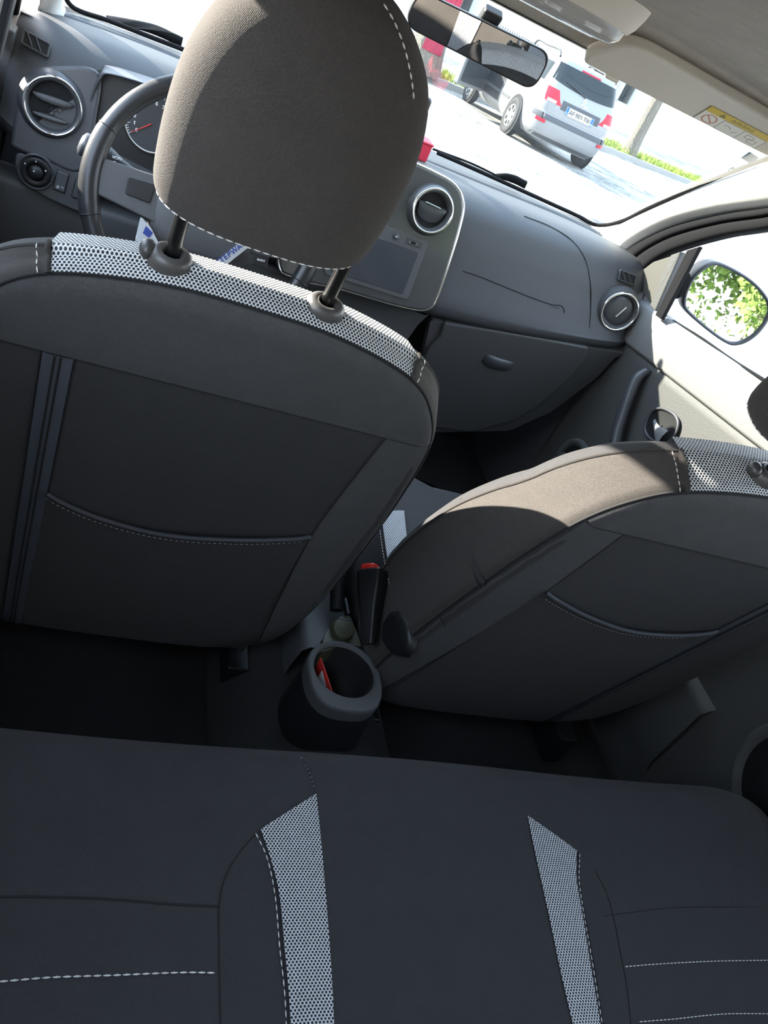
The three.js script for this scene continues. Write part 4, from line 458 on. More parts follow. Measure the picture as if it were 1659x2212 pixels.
// steering column, stalk, wheel
{
  const o = thing('steering_wheel', V(-.355, .74, -.27), 'dark leather steering wheel with silver spokes', 'steering wheel');
  const a = 24 * Math.PI / 180, n = V(0, Math.sin(a), Math.cos(a)), c = V(-.355, .915, -.275), x = V(1, 0, 0), y = n.clone().cross(x); const L = (u, v, w = 0) => c.clone().addScaledVector(x, u).addScaledVector(y, v).addScaledVector(n, w);
  const R = .1765; const rim = []; for (let i = 0; i < 96; i++) { const t = i / 96 * 2 * Math.PI; rim.push(Array.from({ length: 16 }, (_, k) => { const b = k / 16 * 2 * Math.PI, q = Math.abs(Math.sin(t)) < .35 ? 1.10 : 1; const rr = R + .0140 * q * Math.cos(b); return L(rr * Math.cos(t), rr * Math.sin(t), .0138 * q * Math.sin(b)); })); } rim.push(rim[0]);
  part(o, 'rim', loft(rim), M.leather, 'dark leather rim');
  for (const t of [-.36, -2.78, .36, 2.78]) { part(o, 'rim_joint', new THREE.TorusGeometry(.0148, .0009, 6, 30).applyMatrix4(new THREE.Matrix4().makeBasis(x.clone().multiplyScalar(Math.cos(t)).addScaledVector(y, Math.sin(t)), n, x.clone().multiplyScalar(Math.sin(t)).addScaledVector(y, -Math.cos(t))).setPosition(L(R * Math.cos(t), R * Math.sin(t)))), M.black); }
  const hub = []; for (const [k, d] of [[1, -.03], [1.05, -.012], [1, .002], [.8, .012], [.4, .016], [.01, .017]]) hub.push(Array.from({ length: 40 }, (_, i) => { const t = i / 40 * 2 * Math.PI; return L(.085 * k * Math.sign(Math.cos(t)) * Math.abs(Math.cos(t)) ** .7, -.01 + .068 * k * Math.sign(Math.sin(t)) * Math.abs(Math.sin(t)) ** .7, d); })); part(o, 'hub', loft(hub), M.dashLow, 'padded hub');
  for (const s of [-1, 1]) part(o, 'spoke', plate([L(s * .07, .022), L(s * .172, .020), L(s * .174, -.030), L(s * .07, -.045)], n, { t: .006, r: .008, bevel: .003, under: .012 }), M.dashLow, 'side spoke');
  const wp = c.clone().addScaledVector(n, .021), onW = ([p, q]) => onPlane(p, q, wp, n); const pale = std([.45, .46, .47], { roughness: .4 }), blue = std([.02, .045, .24], { roughness: .5 });
  part(o, 'lower_spoke', plate([[452, 576], [548, 502], [560, 516], [466, 590]].map(onW), n, { t: .004, r: .003, bevel: .001, under: .008 }), pale, 'pale silver lower spoke'); part(o, 'lower_spoke', plate([[304, 467], [326, 492], [345, 530], [318, 545], [292, 520], [299, 488]].map(onW), n, { t: .004, r: .004, bevel: .001, under: .008 }), pale, 'pale silver lower spoke');
  const t0 = onW([480, 567]), tx = onW([523, 534]).sub(t0).normalize(), tg = new TextGeometry('STEPWAY', { font, size: .0082, depth: .0005 }); tg.scale(1.1, 1, 1); tg.translate(-.008, 0, 0); part(o, 'lettering', tg.applyMatrix4(new THREE.Matrix4().makeBasis(tx, n.clone().cross(tx), n).setPosition(t0.addScaledVector(n, .0042))), blue, 'blue lettering');
  part(o, 'blue_mark', plate([[315, 488], [330, 503], [322, 514], [308, 504]].map(onW).map((q) => q.addScaledVector(n, .0042)), n, { t: .0004, r: .001, bevel: 0 }), blue, 'dark blue mark');
  part(o, 'mode_key', plate([[548, 546], [580, 555], [575, 580], [541, 571]].map(onW), n, { t: .003, r: .002, bevel: .001 }), M.black, 'black key'); const tm = new TextGeometry('MODE', { font, size: .0032, depth: .0002 }), t1 = onW([554, 562]), tx1 = onW([574, 567]).sub(t1).normalize(); part(o, 'key_mark', tm.applyMatrix4(new THREE.Matrix4().makeBasis(tx1, n.clone().cross(tx1), n).setPosition(t1.addScaledVector(n, .0034))), M.white, 'white key lettering');
  for (const s of [-1, 1]) part(o, 'spoke_button', plate([L(s * .085, .008, .006), L(s * .125, .006, .006), L(s * .125, -.018, .006), L(s * .088, -.020, .006)], n, { t: .003, r: .004, bevel: .001 }), M.black);
  const col = thing('steering_column', V(-.355, .72, -.45), 'grey plastic steering column cover behind the wheel', 'steering column'); const cr = []; for (const [w, hx, hy] of [[-.03, .07, .06], [-.06, .075, .065], [-.14, .08, .07], [-.30, .075, .06]]) cr.push(Array.from({ length: 32 }, (_, i) => { const t = i / 32 * 2 * Math.PI; return L(hx * Math.sign(Math.cos(t)) * Math.abs(Math.cos(t)) ** .6, -.015 + hy * Math.sign(Math.sin(t)) * Math.abs(Math.sin(t)) ** .6, w); })); part(col, 'shroud', loft(cr, { caps: true }), M.smooth, 'grey column shroud');
  const sb = onZ(294, 380, -.40), se = onZ(176, 308, -.40); const stk = thing('light_stalk', sb.clone(), 'black light switch stalk with white symbols behind the steering wheel', 'stalk'); const d = se.clone().sub(sb), dl = d.length(); d.normalize();
  const ringAt = (t, r) => circle3(sb.clone().addScaledVector(d, t * dl), d, r, 24); part(stk, 'arm', loft([[-.3, .007], [0, .008], [.12, .010], [.32, .0125], [.50, .0175], [.53, .018]].map(([t, r]) => ringAt(t, r)), { caps: true }), M.black); part(stk, 'barrel', loft([[.535, .0182], [.56, .019], [.85, .020], [.88, .019]].map(([t, r]) => ringAt(t, r)), { caps: true }), M.black); part(stk, 'end_cap', loft([[.89, .017], [.93, .019], [.99, .0175], [1.03, .010], [1.035, .001]].map(([t, r]) => ringAt(t, r))), M.smooth, 'grey end knob');
  const ic = []; const up = V(.2, .5, .85).normalize(), mk = (t, off, kind) => { const p = sb.clone().addScaledVector(d, t * dl), n2 = up.clone().addScaledVector(d, -up.dot(d)).normalize(), side = n2.clone().cross(d).normalize(); const q = p.addScaledVector(n2, .0195 * Math.cos(off)).addScaledVector(side, .0195 * Math.sin(off)); const nn = n2.clone().multiplyScalar(Math.cos(off)).addScaledVector(side, Math.sin(off)); const tg2 = new THREE.TorusGeometry(kind === 0 ? .0012 : .0022, .0004, 4, 14); ic.push(put(tg2, q, nn)); if (kind) { const b = new THREE.BoxGeometry(.0035, .0005, .0005); for (const k of [-1, 0, 1]) ic.push(put(b.clone().translate(-.0048, k * .0014, 0), q, nn)); } if (kind === 2) ic.push(put(new THREE.TorusGeometry(.0020, .0004, 4, 14).translate(.0055, 0, 0), q, nn)); }; mk(.70, .55, 0); mk(.69, .15, 1); mk(.70, -.3, 2); mk(.42, .25, 1); mk(.42, -.2, 2); part(stk, 'symbols', merge(ic), M.white, 'white lamp symbols').userData.kind = 'stuff';
}
// ------------------------------------------------------------------ things on the dashboard
{
  const p = onZ(911, 338, -.80); const b = thing('red_box', V(p.x, .99, -.80), 'small red box on top of the dashboard centre', 'box'); const w = .044, y0 = .992; part(b, 'body', box(p.x - .04, p.x + .008, y0, y0 + .034, -.83, -.78, .002), M.redBox); part(b, 'lid', box(p.x - .041, p.x + .0095, y0 + .034, y0 + .039, -.831, -.779, .0015), M.redBox);
  const q = onZ(908, 250, -.82), h = thing('phone_holder', V(q.x, .99, -.82), 'black phone holder standing on the dashboard behind the headrest', 'phone holder'); part(h, 'cradle', put(new RoundedBoxGeometry(.065, .080, .016, 4, .012), V(q.x - .022, q.y + .0, -.82), V(-.35, .1, 1), V(0, 1, 0)), M.black); part(h, 'clamp', put(new RoundedBoxGeometry(.055, .030, .02, 3, .004), V(q.x - .018, q.y - .045, -.825), V(-.35, .1, 1)), M.rubber); part(h, 'arm', tube([V(q.x - .02, q.y - .03, -.835), V(q.x - .022, q.y - .07, -.84), V(q.x - .03, .99, -.86)], .007), M.black); part(h, 'foot', lathe([[.0001, .012], [.02, .010], [.028, .004], [.03, -.004]], V(q.x - .03, .992, -.86), V(0, 1, 0)), M.black);
  single('windscreen_sticker', plate([onWS(948, 372), onWS(960, 376), onWS(978, 396), onWS(965, 392)].map((q2) => q2.clone().addScaledVector(WS_N, -.006)), WS_N.clone().negate(), { t: .0006, r: .003, bevel: 0 }), std([.45, .48, .50], { roughness: .4 }), 'small pale grey sticker low on the windscreen', 'sticker');
}
// wipers outside the glass
for (const [thin, wedge, lab] of [[[[180, 26], [225, 41], [300, 66]], [[228, 40], [300, 60], [345, 76], [392, 98]], 'black wiper arm lying ahead of the driver'], [[[935, 322], [1020, 354], [1082, 384]], [[1074, 381], [1090, 386], [1112, 394], [1134, 405]], 'black wiper arm lying ahead of the passenger']]) {
  const on = ([a, b]) => onPlane(a, b, WS_P.clone().add(V(0, .012, -.02)), WS_N), q = thin.map(on), w = wedge.map(on), o = thing('wiper', w[0].clone(), lab, 'wiper');
  part(o, 'blade', tube(q, .0025, { n: 20 }), M.rubber, 'thin rubber blade'); const c = spline(w, 24); part(o, 'arm', loft(c.map((p, i) => { const t = i / 24, h = .003 + .009 * Math.sin(Math.min(1, t * 1.25) * Math.PI * .6); return [V(0, -.003, .002), V(0, -.003, -.012), V(0, h, -.012), V(0, h + .003, -.004), V(0, h, .001)].map((e) => p.clone().add(e)); }), { caps: true }), M.rubber, 'black tapered wiper arm');
}
// ------------------------------------------------------------------ mirrors, visors, roof lamp
{
  const c = V(-.009, 1.268, -.432), n = V(-.07, -.11, 1).normalize(); const o = thing('rear_view_mirror', V(0, 1.23, -.43), 'rear-view mirror in a thin black frame below the roof', 'mirror');
  const Mx = basis(n), x = V(0, 0, 0), y = V(0, 0, 0), z = V(0, 0, 0); Mx.extractBasis(x, y, z); const out = (k, d) => { const hw = .1225 * k + (k - 1) * .0, hh = k > .9 ? .0315 + (k - 1) * .10 : .0315 * k; const p = roundPoly([[-hw, -hh * .86], [hw, -hh * .98], [hw, hh * .98], [-hw, hh * .86]].map(([a, b]) => new THREE.Vector2(a, b)), .024, 8); return p.map((q) => c.clone().addScaledVector(x, q.x).addScaledVector(y, q.y).addScaledVector(n, d)); };
  part(o, 'frame', loft([out(.975, .0035), out(.985, .0045), out(1.0, .003), out(1.0, -.006), out(.93, -.020), out(.5, -.026), out(.05, -.027)]), M.black, 'thin black frame'); { const p = out(.977, .0030); const s = new THREE.Shape(p.map((q) => { const w = q.clone().sub(c); return new THREE.Vector2(w.dot(x), w.dot(y)); })); part(o, 'mirror_glass', new THREE.ShapeGeometry(s).applyMatrix4(basis(n).setPosition(c.clone().addScaledVector(n, .0032))), M.mirror, 'mirror glass'); }
  part(o, 'stem', merge([rod(c.clone().addScaledVector(n, -.02), V(.0, 1.302, -.455), .011, .010), put(new RoundedBoxGeometry(.034, .03, .02, 3, .005), V(.0, 1.302, -.452), V(0, -.5, .8))]), M.black, 'black mounting stem');
}
{
  const c = onZ(1570, 657, -.58), n = V(-.30, .13, .95).normalize(); const o = thing('door_mirror', V(.78, .93, -.58), 'black door mirror outside the passenger window reflecting trees', 'mirror');
  const Mx = basis(n), x = V(0, 0, 0), y = V(0, 0, 0), z = V(0, 0, 0); Mx.extractBasis(x, y, z); const base = [[-.094, .012], [-.082, .052], [-.055, .066], [.02, .062], [.075, .040], [.092, .012], [.090, -.03], [.070, -.062], [.035, -.070], [-.06, -.050], [-.085, -.03]];
  const out = (k, d) => spline(base.map(([a, b]) => c.clone().addScaledVector(x, a * 1.18 * k).addScaledVector(y, b * 1.12 * k).addScaledVector(n, d)), 60, true).slice(0, -1);
  part(o, 'housing', loft([out(.90, -.001), out(.94, .006), out(1.0, .004), out(1.02, -.02), out(.96, -.06), out(.7, -.095), out(.3, -.105), out(.02, -.107)]), M.black, 'black mirror housing'); const sh = new THREE.Shape(out(.91, 0).map((q) => { const w = q.sub(c); return new THREE.Vector2(w.dot(x), w.dot(y)); })); part(o, 'mirror_glass', new THREE.ShapeGeometry(sh).applyMatrix4(basis(n).setPosition(c)), M.mirror, 'mirror glass'); part(o, 'foot', loft([[c.clone().addScaledVector(x, -.09).addScaledVector(n, -.03), .030], [c.clone().addScaledVector(x, -.115).addScaledVector(n, -.03).addScaledVector(y, -.01), .028], [V(.715, 1.0, -.575), .033]].map(([q, r]) => circle3(q, V(1, 0, 0), r, 20)), { caps: true }), M.black, 'black mirror foot');
}
{ // passenger sun visor with the airbag label
  const o = thing('sun_visor', V(.36, 1.31, -.36), 'beige passenger sun visor with a yellow airbag label', 'sun visor'); const n = V(0, -.74, .67).normalize();
  const low = (x) => V(x, 1.316, -.388), up = V(0, .67, .74).normalize(); const H = .082; const q = [low(.15), low(.575), low(.560).addScaledVector(up, H * .9), low(.215).addScaledVector(up, H), low(.175).addScaledVector(up, H * .9), low(.145).addScaledVector(up, .02)];
  part(o, 'flap', plate(q, n, { t: .012, r: .018, bevel: .006, under: .006 }), M.visor, 'padded beige flap');
  const lw = canvasTex(512, 190, (g, w, h) => { g.fillStyle = '#e9e2d2'; g.fillRect(0, 0, w, h); g.fillStyle = '#d9b83c'; g.fillRect(0, 0, w, 62); g.fillStyle = '#8d7a3a'; g.font = 'bold 50px sans-serif'; g.fillText('AIRBAG', 190, 50); g.beginPath(); g.moveTo(120, 10); g.lineTo(148, 54); g.lineTo(92, 54); g.fill(); g.strokeStyle = '#c77a6a'; g.lineWidth = 9; g.beginPath(); g.arc(80, 126, 48, 0, 7); g.stroke(); g.beginPath(); g.moveTo(46, 92); g.lineTo(114, 160); g.stroke(); g.strokeStyle = '#9a948a'; g.lineWidth = 6; g.strokeRect(160, 66, 170, 120); g.strokeRect(330, 66, 178, 120); g.beginPath(); g.moveTo(190, 110); g.quadraticCurveTo(240, 90, 250, 130); g.moveTo(270, 150); g.lineTo(300, 120); g.stroke(); g.strokeRect(370, 90, 60, 40); g.strokeRect(410, 120, 60, 40); });
  const lc = low(.455).addScaledVector(up, .027).addScaledVector(n, .0136); part(o, 'airbag_label', put(new THREE.PlaneGeometry(.145, .042), lc, n), std(rgb(1), { map: lw, roughness: .5 }), 'yellow and white airbag warning label');
  part(o, 'hinge_clip', box(.205, .232, 1.303, 1.314, -.402, -.392, .003), M.visor); part(o, 'pivot', rod(V(.555, 1.318, -.388), V(.60, 1.318, -.39), .008), M.visor);
  const d = thing('sun_visor', V(-.36, 1.31, -.36), 'beige driver sun visor folded against the roof', 'sun visor'); part(d, 'flap', plate(q.map((e) => V(-e.x, e.y, e.z)), n, { t: .012, r: .018, bevel: .006, under: .006 }), M.visor);
}
{ // roof lamp
  const o = thing('roof_lamp', V(.05, 1.36, -.2), 'clear roof lamp in a beige surround above the rear-view mirror', 'lamp');
  const rc = (x, z, dy = 0) => V(x, roofY(x, z) - dy, z), R = (k, z, dy) => Array.from({ length: 44 }, (_, i) => { const a = i / 44 * 2 * Math.PI, C = Math.cos(a), S = Math.sin(a); return rc(.01 + Math.sign(C) * Math.abs(C) ** .85 * .122 * (1 + (k - 1) * .6), -.262 + Math.sign(S) * Math.abs(S) ** .85 * .036 * k, dy); });
  part(o, 'surround', loft([R(1.30, 0, -.004), R(1.26, 0, .010), R(1.17, 0, .026), R(1.06, 0, .036), R(1.0, 0, .036)]), M.visor, 'beige surround'); part(o, 'lens', loft([R(1.0, 0, .036), R(.96, 0, .047), R(.80, 0, .055), R(.4, 0, .057), R(.02, 0, .057)]), phy([.80, .78, .74], { roughness: .12, transmission: .55, thickness: 0 }), 'clear ribbed lens'); for (const x of [-.06, .01, .08]) part(o, 'bulb_clip', box(x - .014, x + .014, roofY(x, -.262) - .050, roofY(x, -.262) - .040, -.275, -.252, .002), M.chrome);
  part(o, 'sensor', (() => { const g = new THREE.SphereGeometry(.016, 20, 10); g.scale(1.6, .35, 1); return g.translate(-.04, roofY(-.04, -.345) - .001, -.345); })(), std([.25, .2, .17], { roughness: .4 }), 'brown oval sensor');
}
// ------------------------------------------------------------------ outside: the street falls away ahead of the car
const gy = (x, z) => -.071 - .006 * x + .049 * z, GU = V(.006, 1, -.049).normalize();
const asphN = wrapNoise(512, 6, 8), asphF = wrapNoise(512, 2, 128);
const asphC = tex(512, 512, (x, y) => { const k = Math.min(245, 70 + 185 * asphN[y * 512 + x] + 110 * (asphF[y * 512 + x] - .5)); return [k, k * .985, k * .955]; }, { srgb: true, rx: 1 / 3.1, ry: 1 / 3.1 });
const G = (x, z, up = 0) => V(x, gy(x, z), z).addScaledVector(GU, up);
{ const g = grid(20, 20, (u, v) => G(-60 + 140 * u, 40 - 150 * v), (u, v, q) => [q.x, q.z]); single('street', g, std([.78, .78, .77], { roughness: .9, map: asphC }), 'pale worn asphalt street and parking area', 'street', { kind: 'structure' }); }
const VD = V(.88, 0, -.475), VN = V(-.475, 0, -.88), V0 = V(5.1, 0, -17.0); const vg = (a, b, up = 0) => { const q = V0.clone().addScaledVector(VD, a).addScaledVector(VN, b); return G(q.x, q.z, up); };
single('kerb', loft(Array.from({ length: 31 }, (_, i) => { const a = -14 + i * 1.4; return [vg(a, 0, -.05), vg(a, 0, .11), vg(a, .02, .13), vg(a, .16, .13), vg(a, .16, -.05)]; }), { closed: false }), std([.34, .33, .31], { roughness: .9, bumpMap: grainT, bumpScale: .002 }), 'rough grey kerb along the grass verge', 'kerb', { kind: 'structure' });
{ const o = thing('grass_verge', vg(4, .8), 'strip of short yellowish grass under the street trees', 'grass', { kind: 'stuff' });
  part(o, 'soil', grid(40, 4, (u, v) => vg(-14 + 42 * u, .15 + 1.3 * v, .12 + .02 * noise.noise(u * 60, v * 4, 1))), std([.20, .21, .08], { roughness: 1 }));
  const bl = new THREE.BufferGeometry(); bl.setAttribute('position', new THREE.Float32BufferAttribute([-.012, 0, 0, .012, 0, 0, .004, .12, .02], 3)); bl.computeVertexNormals(); const im = new THREE.InstancedMesh(bl, std([.22, .30, .06], { roughness: .9 }), 9000); const m = new THREE.Matrix4(), e = new THREE.Euler(); for (let i = 0; i < 9000; i++) { const q = vg(-8 + 34 * rnd(), .16 + 1.25 * rnd(), .12).sub(bases.get(o)); e.set((rnd() - .5) * .7, rnd() * 6.3, (rnd() - .5) * .7); m.compose(q, new THREE.Quaternion().setFromEuler(e), V(1, 1, 1).multiplyScalar(.6 + 1.1 * rnd())); im.setMatrixAt(i, m); } im.name = 'blades'; im.userData.kind = 'stuff'; shade(im); o.add(im);
}
single('far_pavement', loft(Array.from({ length: 11 }, (_, i) => { const a = -14 + i * 5; return [vg(a, 9, -.02), vg(a, 9, .12), vg(a, 14, .14), vg(a, 14, -.02)]; }), { closed: false }), std([.62, .58, .52], { roughness: .9 }), 'pale pavement on the far side of the street', 'pavement', { kind: 'structure' });
// trees
const barkT = tex(256, 256, (x, y) => { const a = Math.abs(Math.sin((x / 256 * 2 * Math.PI * 7) + 5 * (coarseN[y * 256 + x] - .5) * 3)); return 255 * Math.min(1, a * .7 + .5 * grainN[y * 256 + x]); }, { rx: 2, ry: 1.2 });
const bark = std([.26, .23, .19], { roughness: .95, bumpMap: barkT, bumpScale: .03 }), leafMs = [std([.10, .17, .04], { roughness: .8 }), std([.14, .22, .05], { roughness: .8 }), std([.07, .13, .035], { roughness: .8 })];
const leafG = (() => { const g = new THREE.BufferGeometry(); g.setAttribute('position', new THREE.Float32BufferAttribute([0, 0, 0, .07, .09, .01, 0, .20, 0, 0, 0, 0, 0, .20, 0, -.07, .09, .01], 3)); g.setAttribute('uv', new THREE.Float32BufferAttribute(new Array(12).fill(0), 2)); g.computeVertexNormals(); return g; })();
function tree(x, z, r, h, lean, crown, n, label, mark, name = 'street_tree', ls = 1) {
  const b = G(x, z, .1), o = thing(name, b, label, 'tree', { group: undefined }); const pt = (t) => b.clone().addScaledVector(GU, h * t).add(V(lean[0] * t * h, 0, lean[1] * t * h));
  const rings = []; for (let j = 0; j <= 22; j++) { const t = j / 22; const rr = r * (1 - .35 * t) * (1 + .35 * Math.exp(-t * 16)); rings.push(Array.from({ length: 22 }, (_, k) => { const a = k / 22 * 2 * Math.PI, w = rr * (1 + .10 * noise.noise(Math.cos(a) * 1.6, Math.sin(a) * 1.6, t * 9) + .06 * Math.sin(a * 9 + 2 * noise.noise(t * 7, a, 3))); return pt(t).add(V(Math.cos(a) * w, 0, Math.sin(a) * w)); })); }
  part(o, 'trunk', loft(rings, { caps: true }), bark, 'rough ridged bark');
  if (mark) { for (const [a0, a1, t0, t1] of mark) part(o, 'paint_mark', grid(8, 8, (u, v) => { const a = a0 + (a1 - a0) * u, t = t0 + (t1 - t0) * v, rr = r * (1 - .35 * t) * (1 + .35 * Math.exp(-t * 16)); const w = rr * (1.01 + .10 * noise.noise(Math.cos(a) * 1.6, Math.sin(a) * 1.6, t * 9) + .06 * Math.sin(a * 9 + 2 * noise.noise(t * 7, a, 3))) + .012; return pt(t).add(V(Math.cos(a) * w, 0, Math.sin(a) * w)); }), std([.55, .04, .09], { roughness: .8, bumpMap: barkT, bumpScale: .02 }), 'red paint mark on the bark'); }
  for (let k = 0; k < 4; k++) { const a = k * 1.6 + x; part(o, 'branch', tube([pt(.85), pt(1).add(V(Math.cos(a) * h * .12, h * .12, Math.sin(a) * h * .12)), pt(1).add(V(Math.cos(a) * crown * .7, h * .35, Math.sin(a) * crown * .7))], r * .28, { n: 10, k: 7 }), bark); }
  const c = pt(1).add(V(0, crown * .55, 0)).sub(b), m = new THREE.Matrix4(), e = new THREE.Euler(); const im = new THREE.InstancedMesh(leafG, leafMs[1], n); const col = new THREE.Color(); for (let i = 0; i < n; i++) { const a = rnd() * 6.283, cz = rnd() * 2 - 1, rr = crown * (.55 + .45 * Math.cbrt(rnd())) * (.8 + .45 * noise.noise(Math.cos(a) * 2 + x, cz * 2, Math.sin(a) * 2)), s = Math.sqrt(1 - cz * cz); e.set(rnd() * 6, rnd() * 6, rnd() * 6); m.compose(V(c.x + Math.cos(a) * s * rr, c.y + cz * rr * .8, c.z + Math.sin(a) * s * rr), new THREE.Quaternion().setFromEuler(e), V(1, 1, 1).multiplyScalar(ls * (.8 + rnd() * .9))); im.setMatrixAt(i, m); const k = .6 + rnd() * .7; im.setColorAt(i, col.setRGB(k, k * (1 + .15 * rnd()), k * .8)); } im.name = 'foliage'; im.userData.kind = 'stuff'; shade(im); o.add(im); return o;
}
tree(4.75, -17.3, .36, 4.2, [0.0, .0], 2.6, 5000, 'thick street tree with a red paint mark on rough bark', [[.6, 1.9, .24, .62], [.9, 2.1, .10, .2]]);
tree(12.7, -21.6, .20, 4.6, [.0, 0], 2.4, 4000, 'slender pale street tree on the verge beside the parked hatchback');
tree(2.4, 9.5, .22, 1.4, [0, 0], 2.9, 42000, 'leafy tree behind the car seen in the door mirror', null, 'leafy_tree', .42);
tree(5.2, 14, .25, 1.6, [0, 0], 3.4, 42000, 'broad leafy tree further behind the car beside the street', null, 'leafy_tree', .42);
tree(9.0, 9.5, .22, 1.5, [0, 0], 2.6, 30000, 'low leafy tree behind the car at the street edge', null, 'leafy_tree', .42);
for (const [x, z, c, l] of [[9, -58, 6, 'distant green tree ahead of the parked hatchback'], [22, -60, 7, 'distant broad tree beyond the white house'], [0, -66, 7, 'distant tree far down the street']]) tree(x, z, .4, 3, [0, 0], c, 7000, l, null, 'distant_tree');

// ------------------------------------------------------------------ parked hatchback estate
const NEXP = 6.4;
function carShape(levels) {
  const col = (k) => levels.map((l) => [l[0], l[k]]), w = (y) => smoothTable(col(1), y), zr = (y) => smoothTable(col(2), y), zf = (y) => smoothTable(col(3), y);
  const rear = (x, y, off = 0) => { const zc = (zr(y) + zf(y)) / 2, h = (zr(y) - zf(y)) / 2; return V(x, y, zc + h * Math.max(0, 1 - Math.abs(x / w(y)) ** NEXP) ** (1 / NEXP) + off); };
  const side = (s, y, z, off = 0) => { const zc = (zr(y) + zf(y)) / 2, h = (zr(y) - zf(y)) / 2; return V(s * (w(y) * Math.max(0, 1 - Math.abs((z - zc) / h) ** NEXP) ** (1 / NEXP) + off), y, z); };
  const corner = (s, y, t, off = 0) => { const a = t * Math.PI / 2, zc = (zr(y) + zf(y)) / 2, h = (zr(y) - zf(y)) / 2; return V(s * (w(y) + off) * Math.cos(a) ** (2 / NEXP), y, zc + (h + off) * Math.sin(a) ** (2 / NEXP)); };
  const ring = (y) => { const zc = (zr(y) + zf(y)) / 2, h = (zr(y) - zf(y)) / 2; return Array.from({ length: 96 }, (_, k) => { const a = k / 96 * 2 * Math.PI, c = Math.cos(a), s = Math.sin(a); return V(Math.sign(c) * w(y) * Math.abs(c) ** (2 / NEXP), y, zc + h * Math.sign(s) * Math.abs(s) ** (2 / NEXP)); }); };
  const body = () => { const ys = []; for (let i = 0; i + 1 < levels.length; i++) for (let k = 0; k < 4; k++) ys.push(levels[i][0] + (levels[i + 1][0] - levels[i][0]) * k / 4); ys.push(levels[levels.length - 1][0]); return loft(ys.map(ring), { caps: true }); };
  return { w, zr, zf, rear, side, corner, body };
}
const silver = phy([.24, .24, .245], { roughness: .4, metalness: .2, clearcoat: .3, clearcoatRoughness: .1 }), tinted = phy([.018, .024, .026], { roughness: .08, specularIntensity: .45 }), tyre = std([.03, .03, .031], { roughness: .85 }), bumperGrey = std([.05, .053, .06], { roughness: .6 });
function wheel(o, C, x, z, R, s) { const g = group(o, 'wheel', 'wheel with a silver hub cap'); const c = C(V(x, R, z)), n = V(s, 0, 0); part(g, 'tyre', lathe([[R * .62, -.085], [R * .86, -.095], [R * .97, -.08], [R, -.05], [R, .05], [R * .97, .08], [R * .86, .095], [R * .62, .085], [R * .60, .04]], c, n), tyre, 'black tyre'); part(g, 'hub_cap', lathe([[R * .64, .080], [R * .60, .088], [R * .5, .070], [R * .2, .075], [.0001, .080]], c, n), std([.45, .45, .45], { roughness: .4, metalness: .3 }), 'silver hub cap'); const M2 = basis(n), a = V(0, 0, 0), b = V(0, 0, 0), e = V(0, 0, 0); M2.extractBasis(a, b, e); for (let k = 0; k < 7; k++) { const t = k / 7 * 6.283; const d = a.clone().multiplyScalar(Math.cos(t)).addScaledVector(b, Math.sin(t)), p = d.clone().cross(n); const q = (r, u) => c.clone().addScaledVector(d, R * r).addScaledVector(p, R * u).addScaledVector(n, .078); part(g, 'opening', plate([q(.28, 0), q(.55, .13), q(.55, -.13)], n, { t: .008, r: .01, bevel: 0 }), M.black); } }
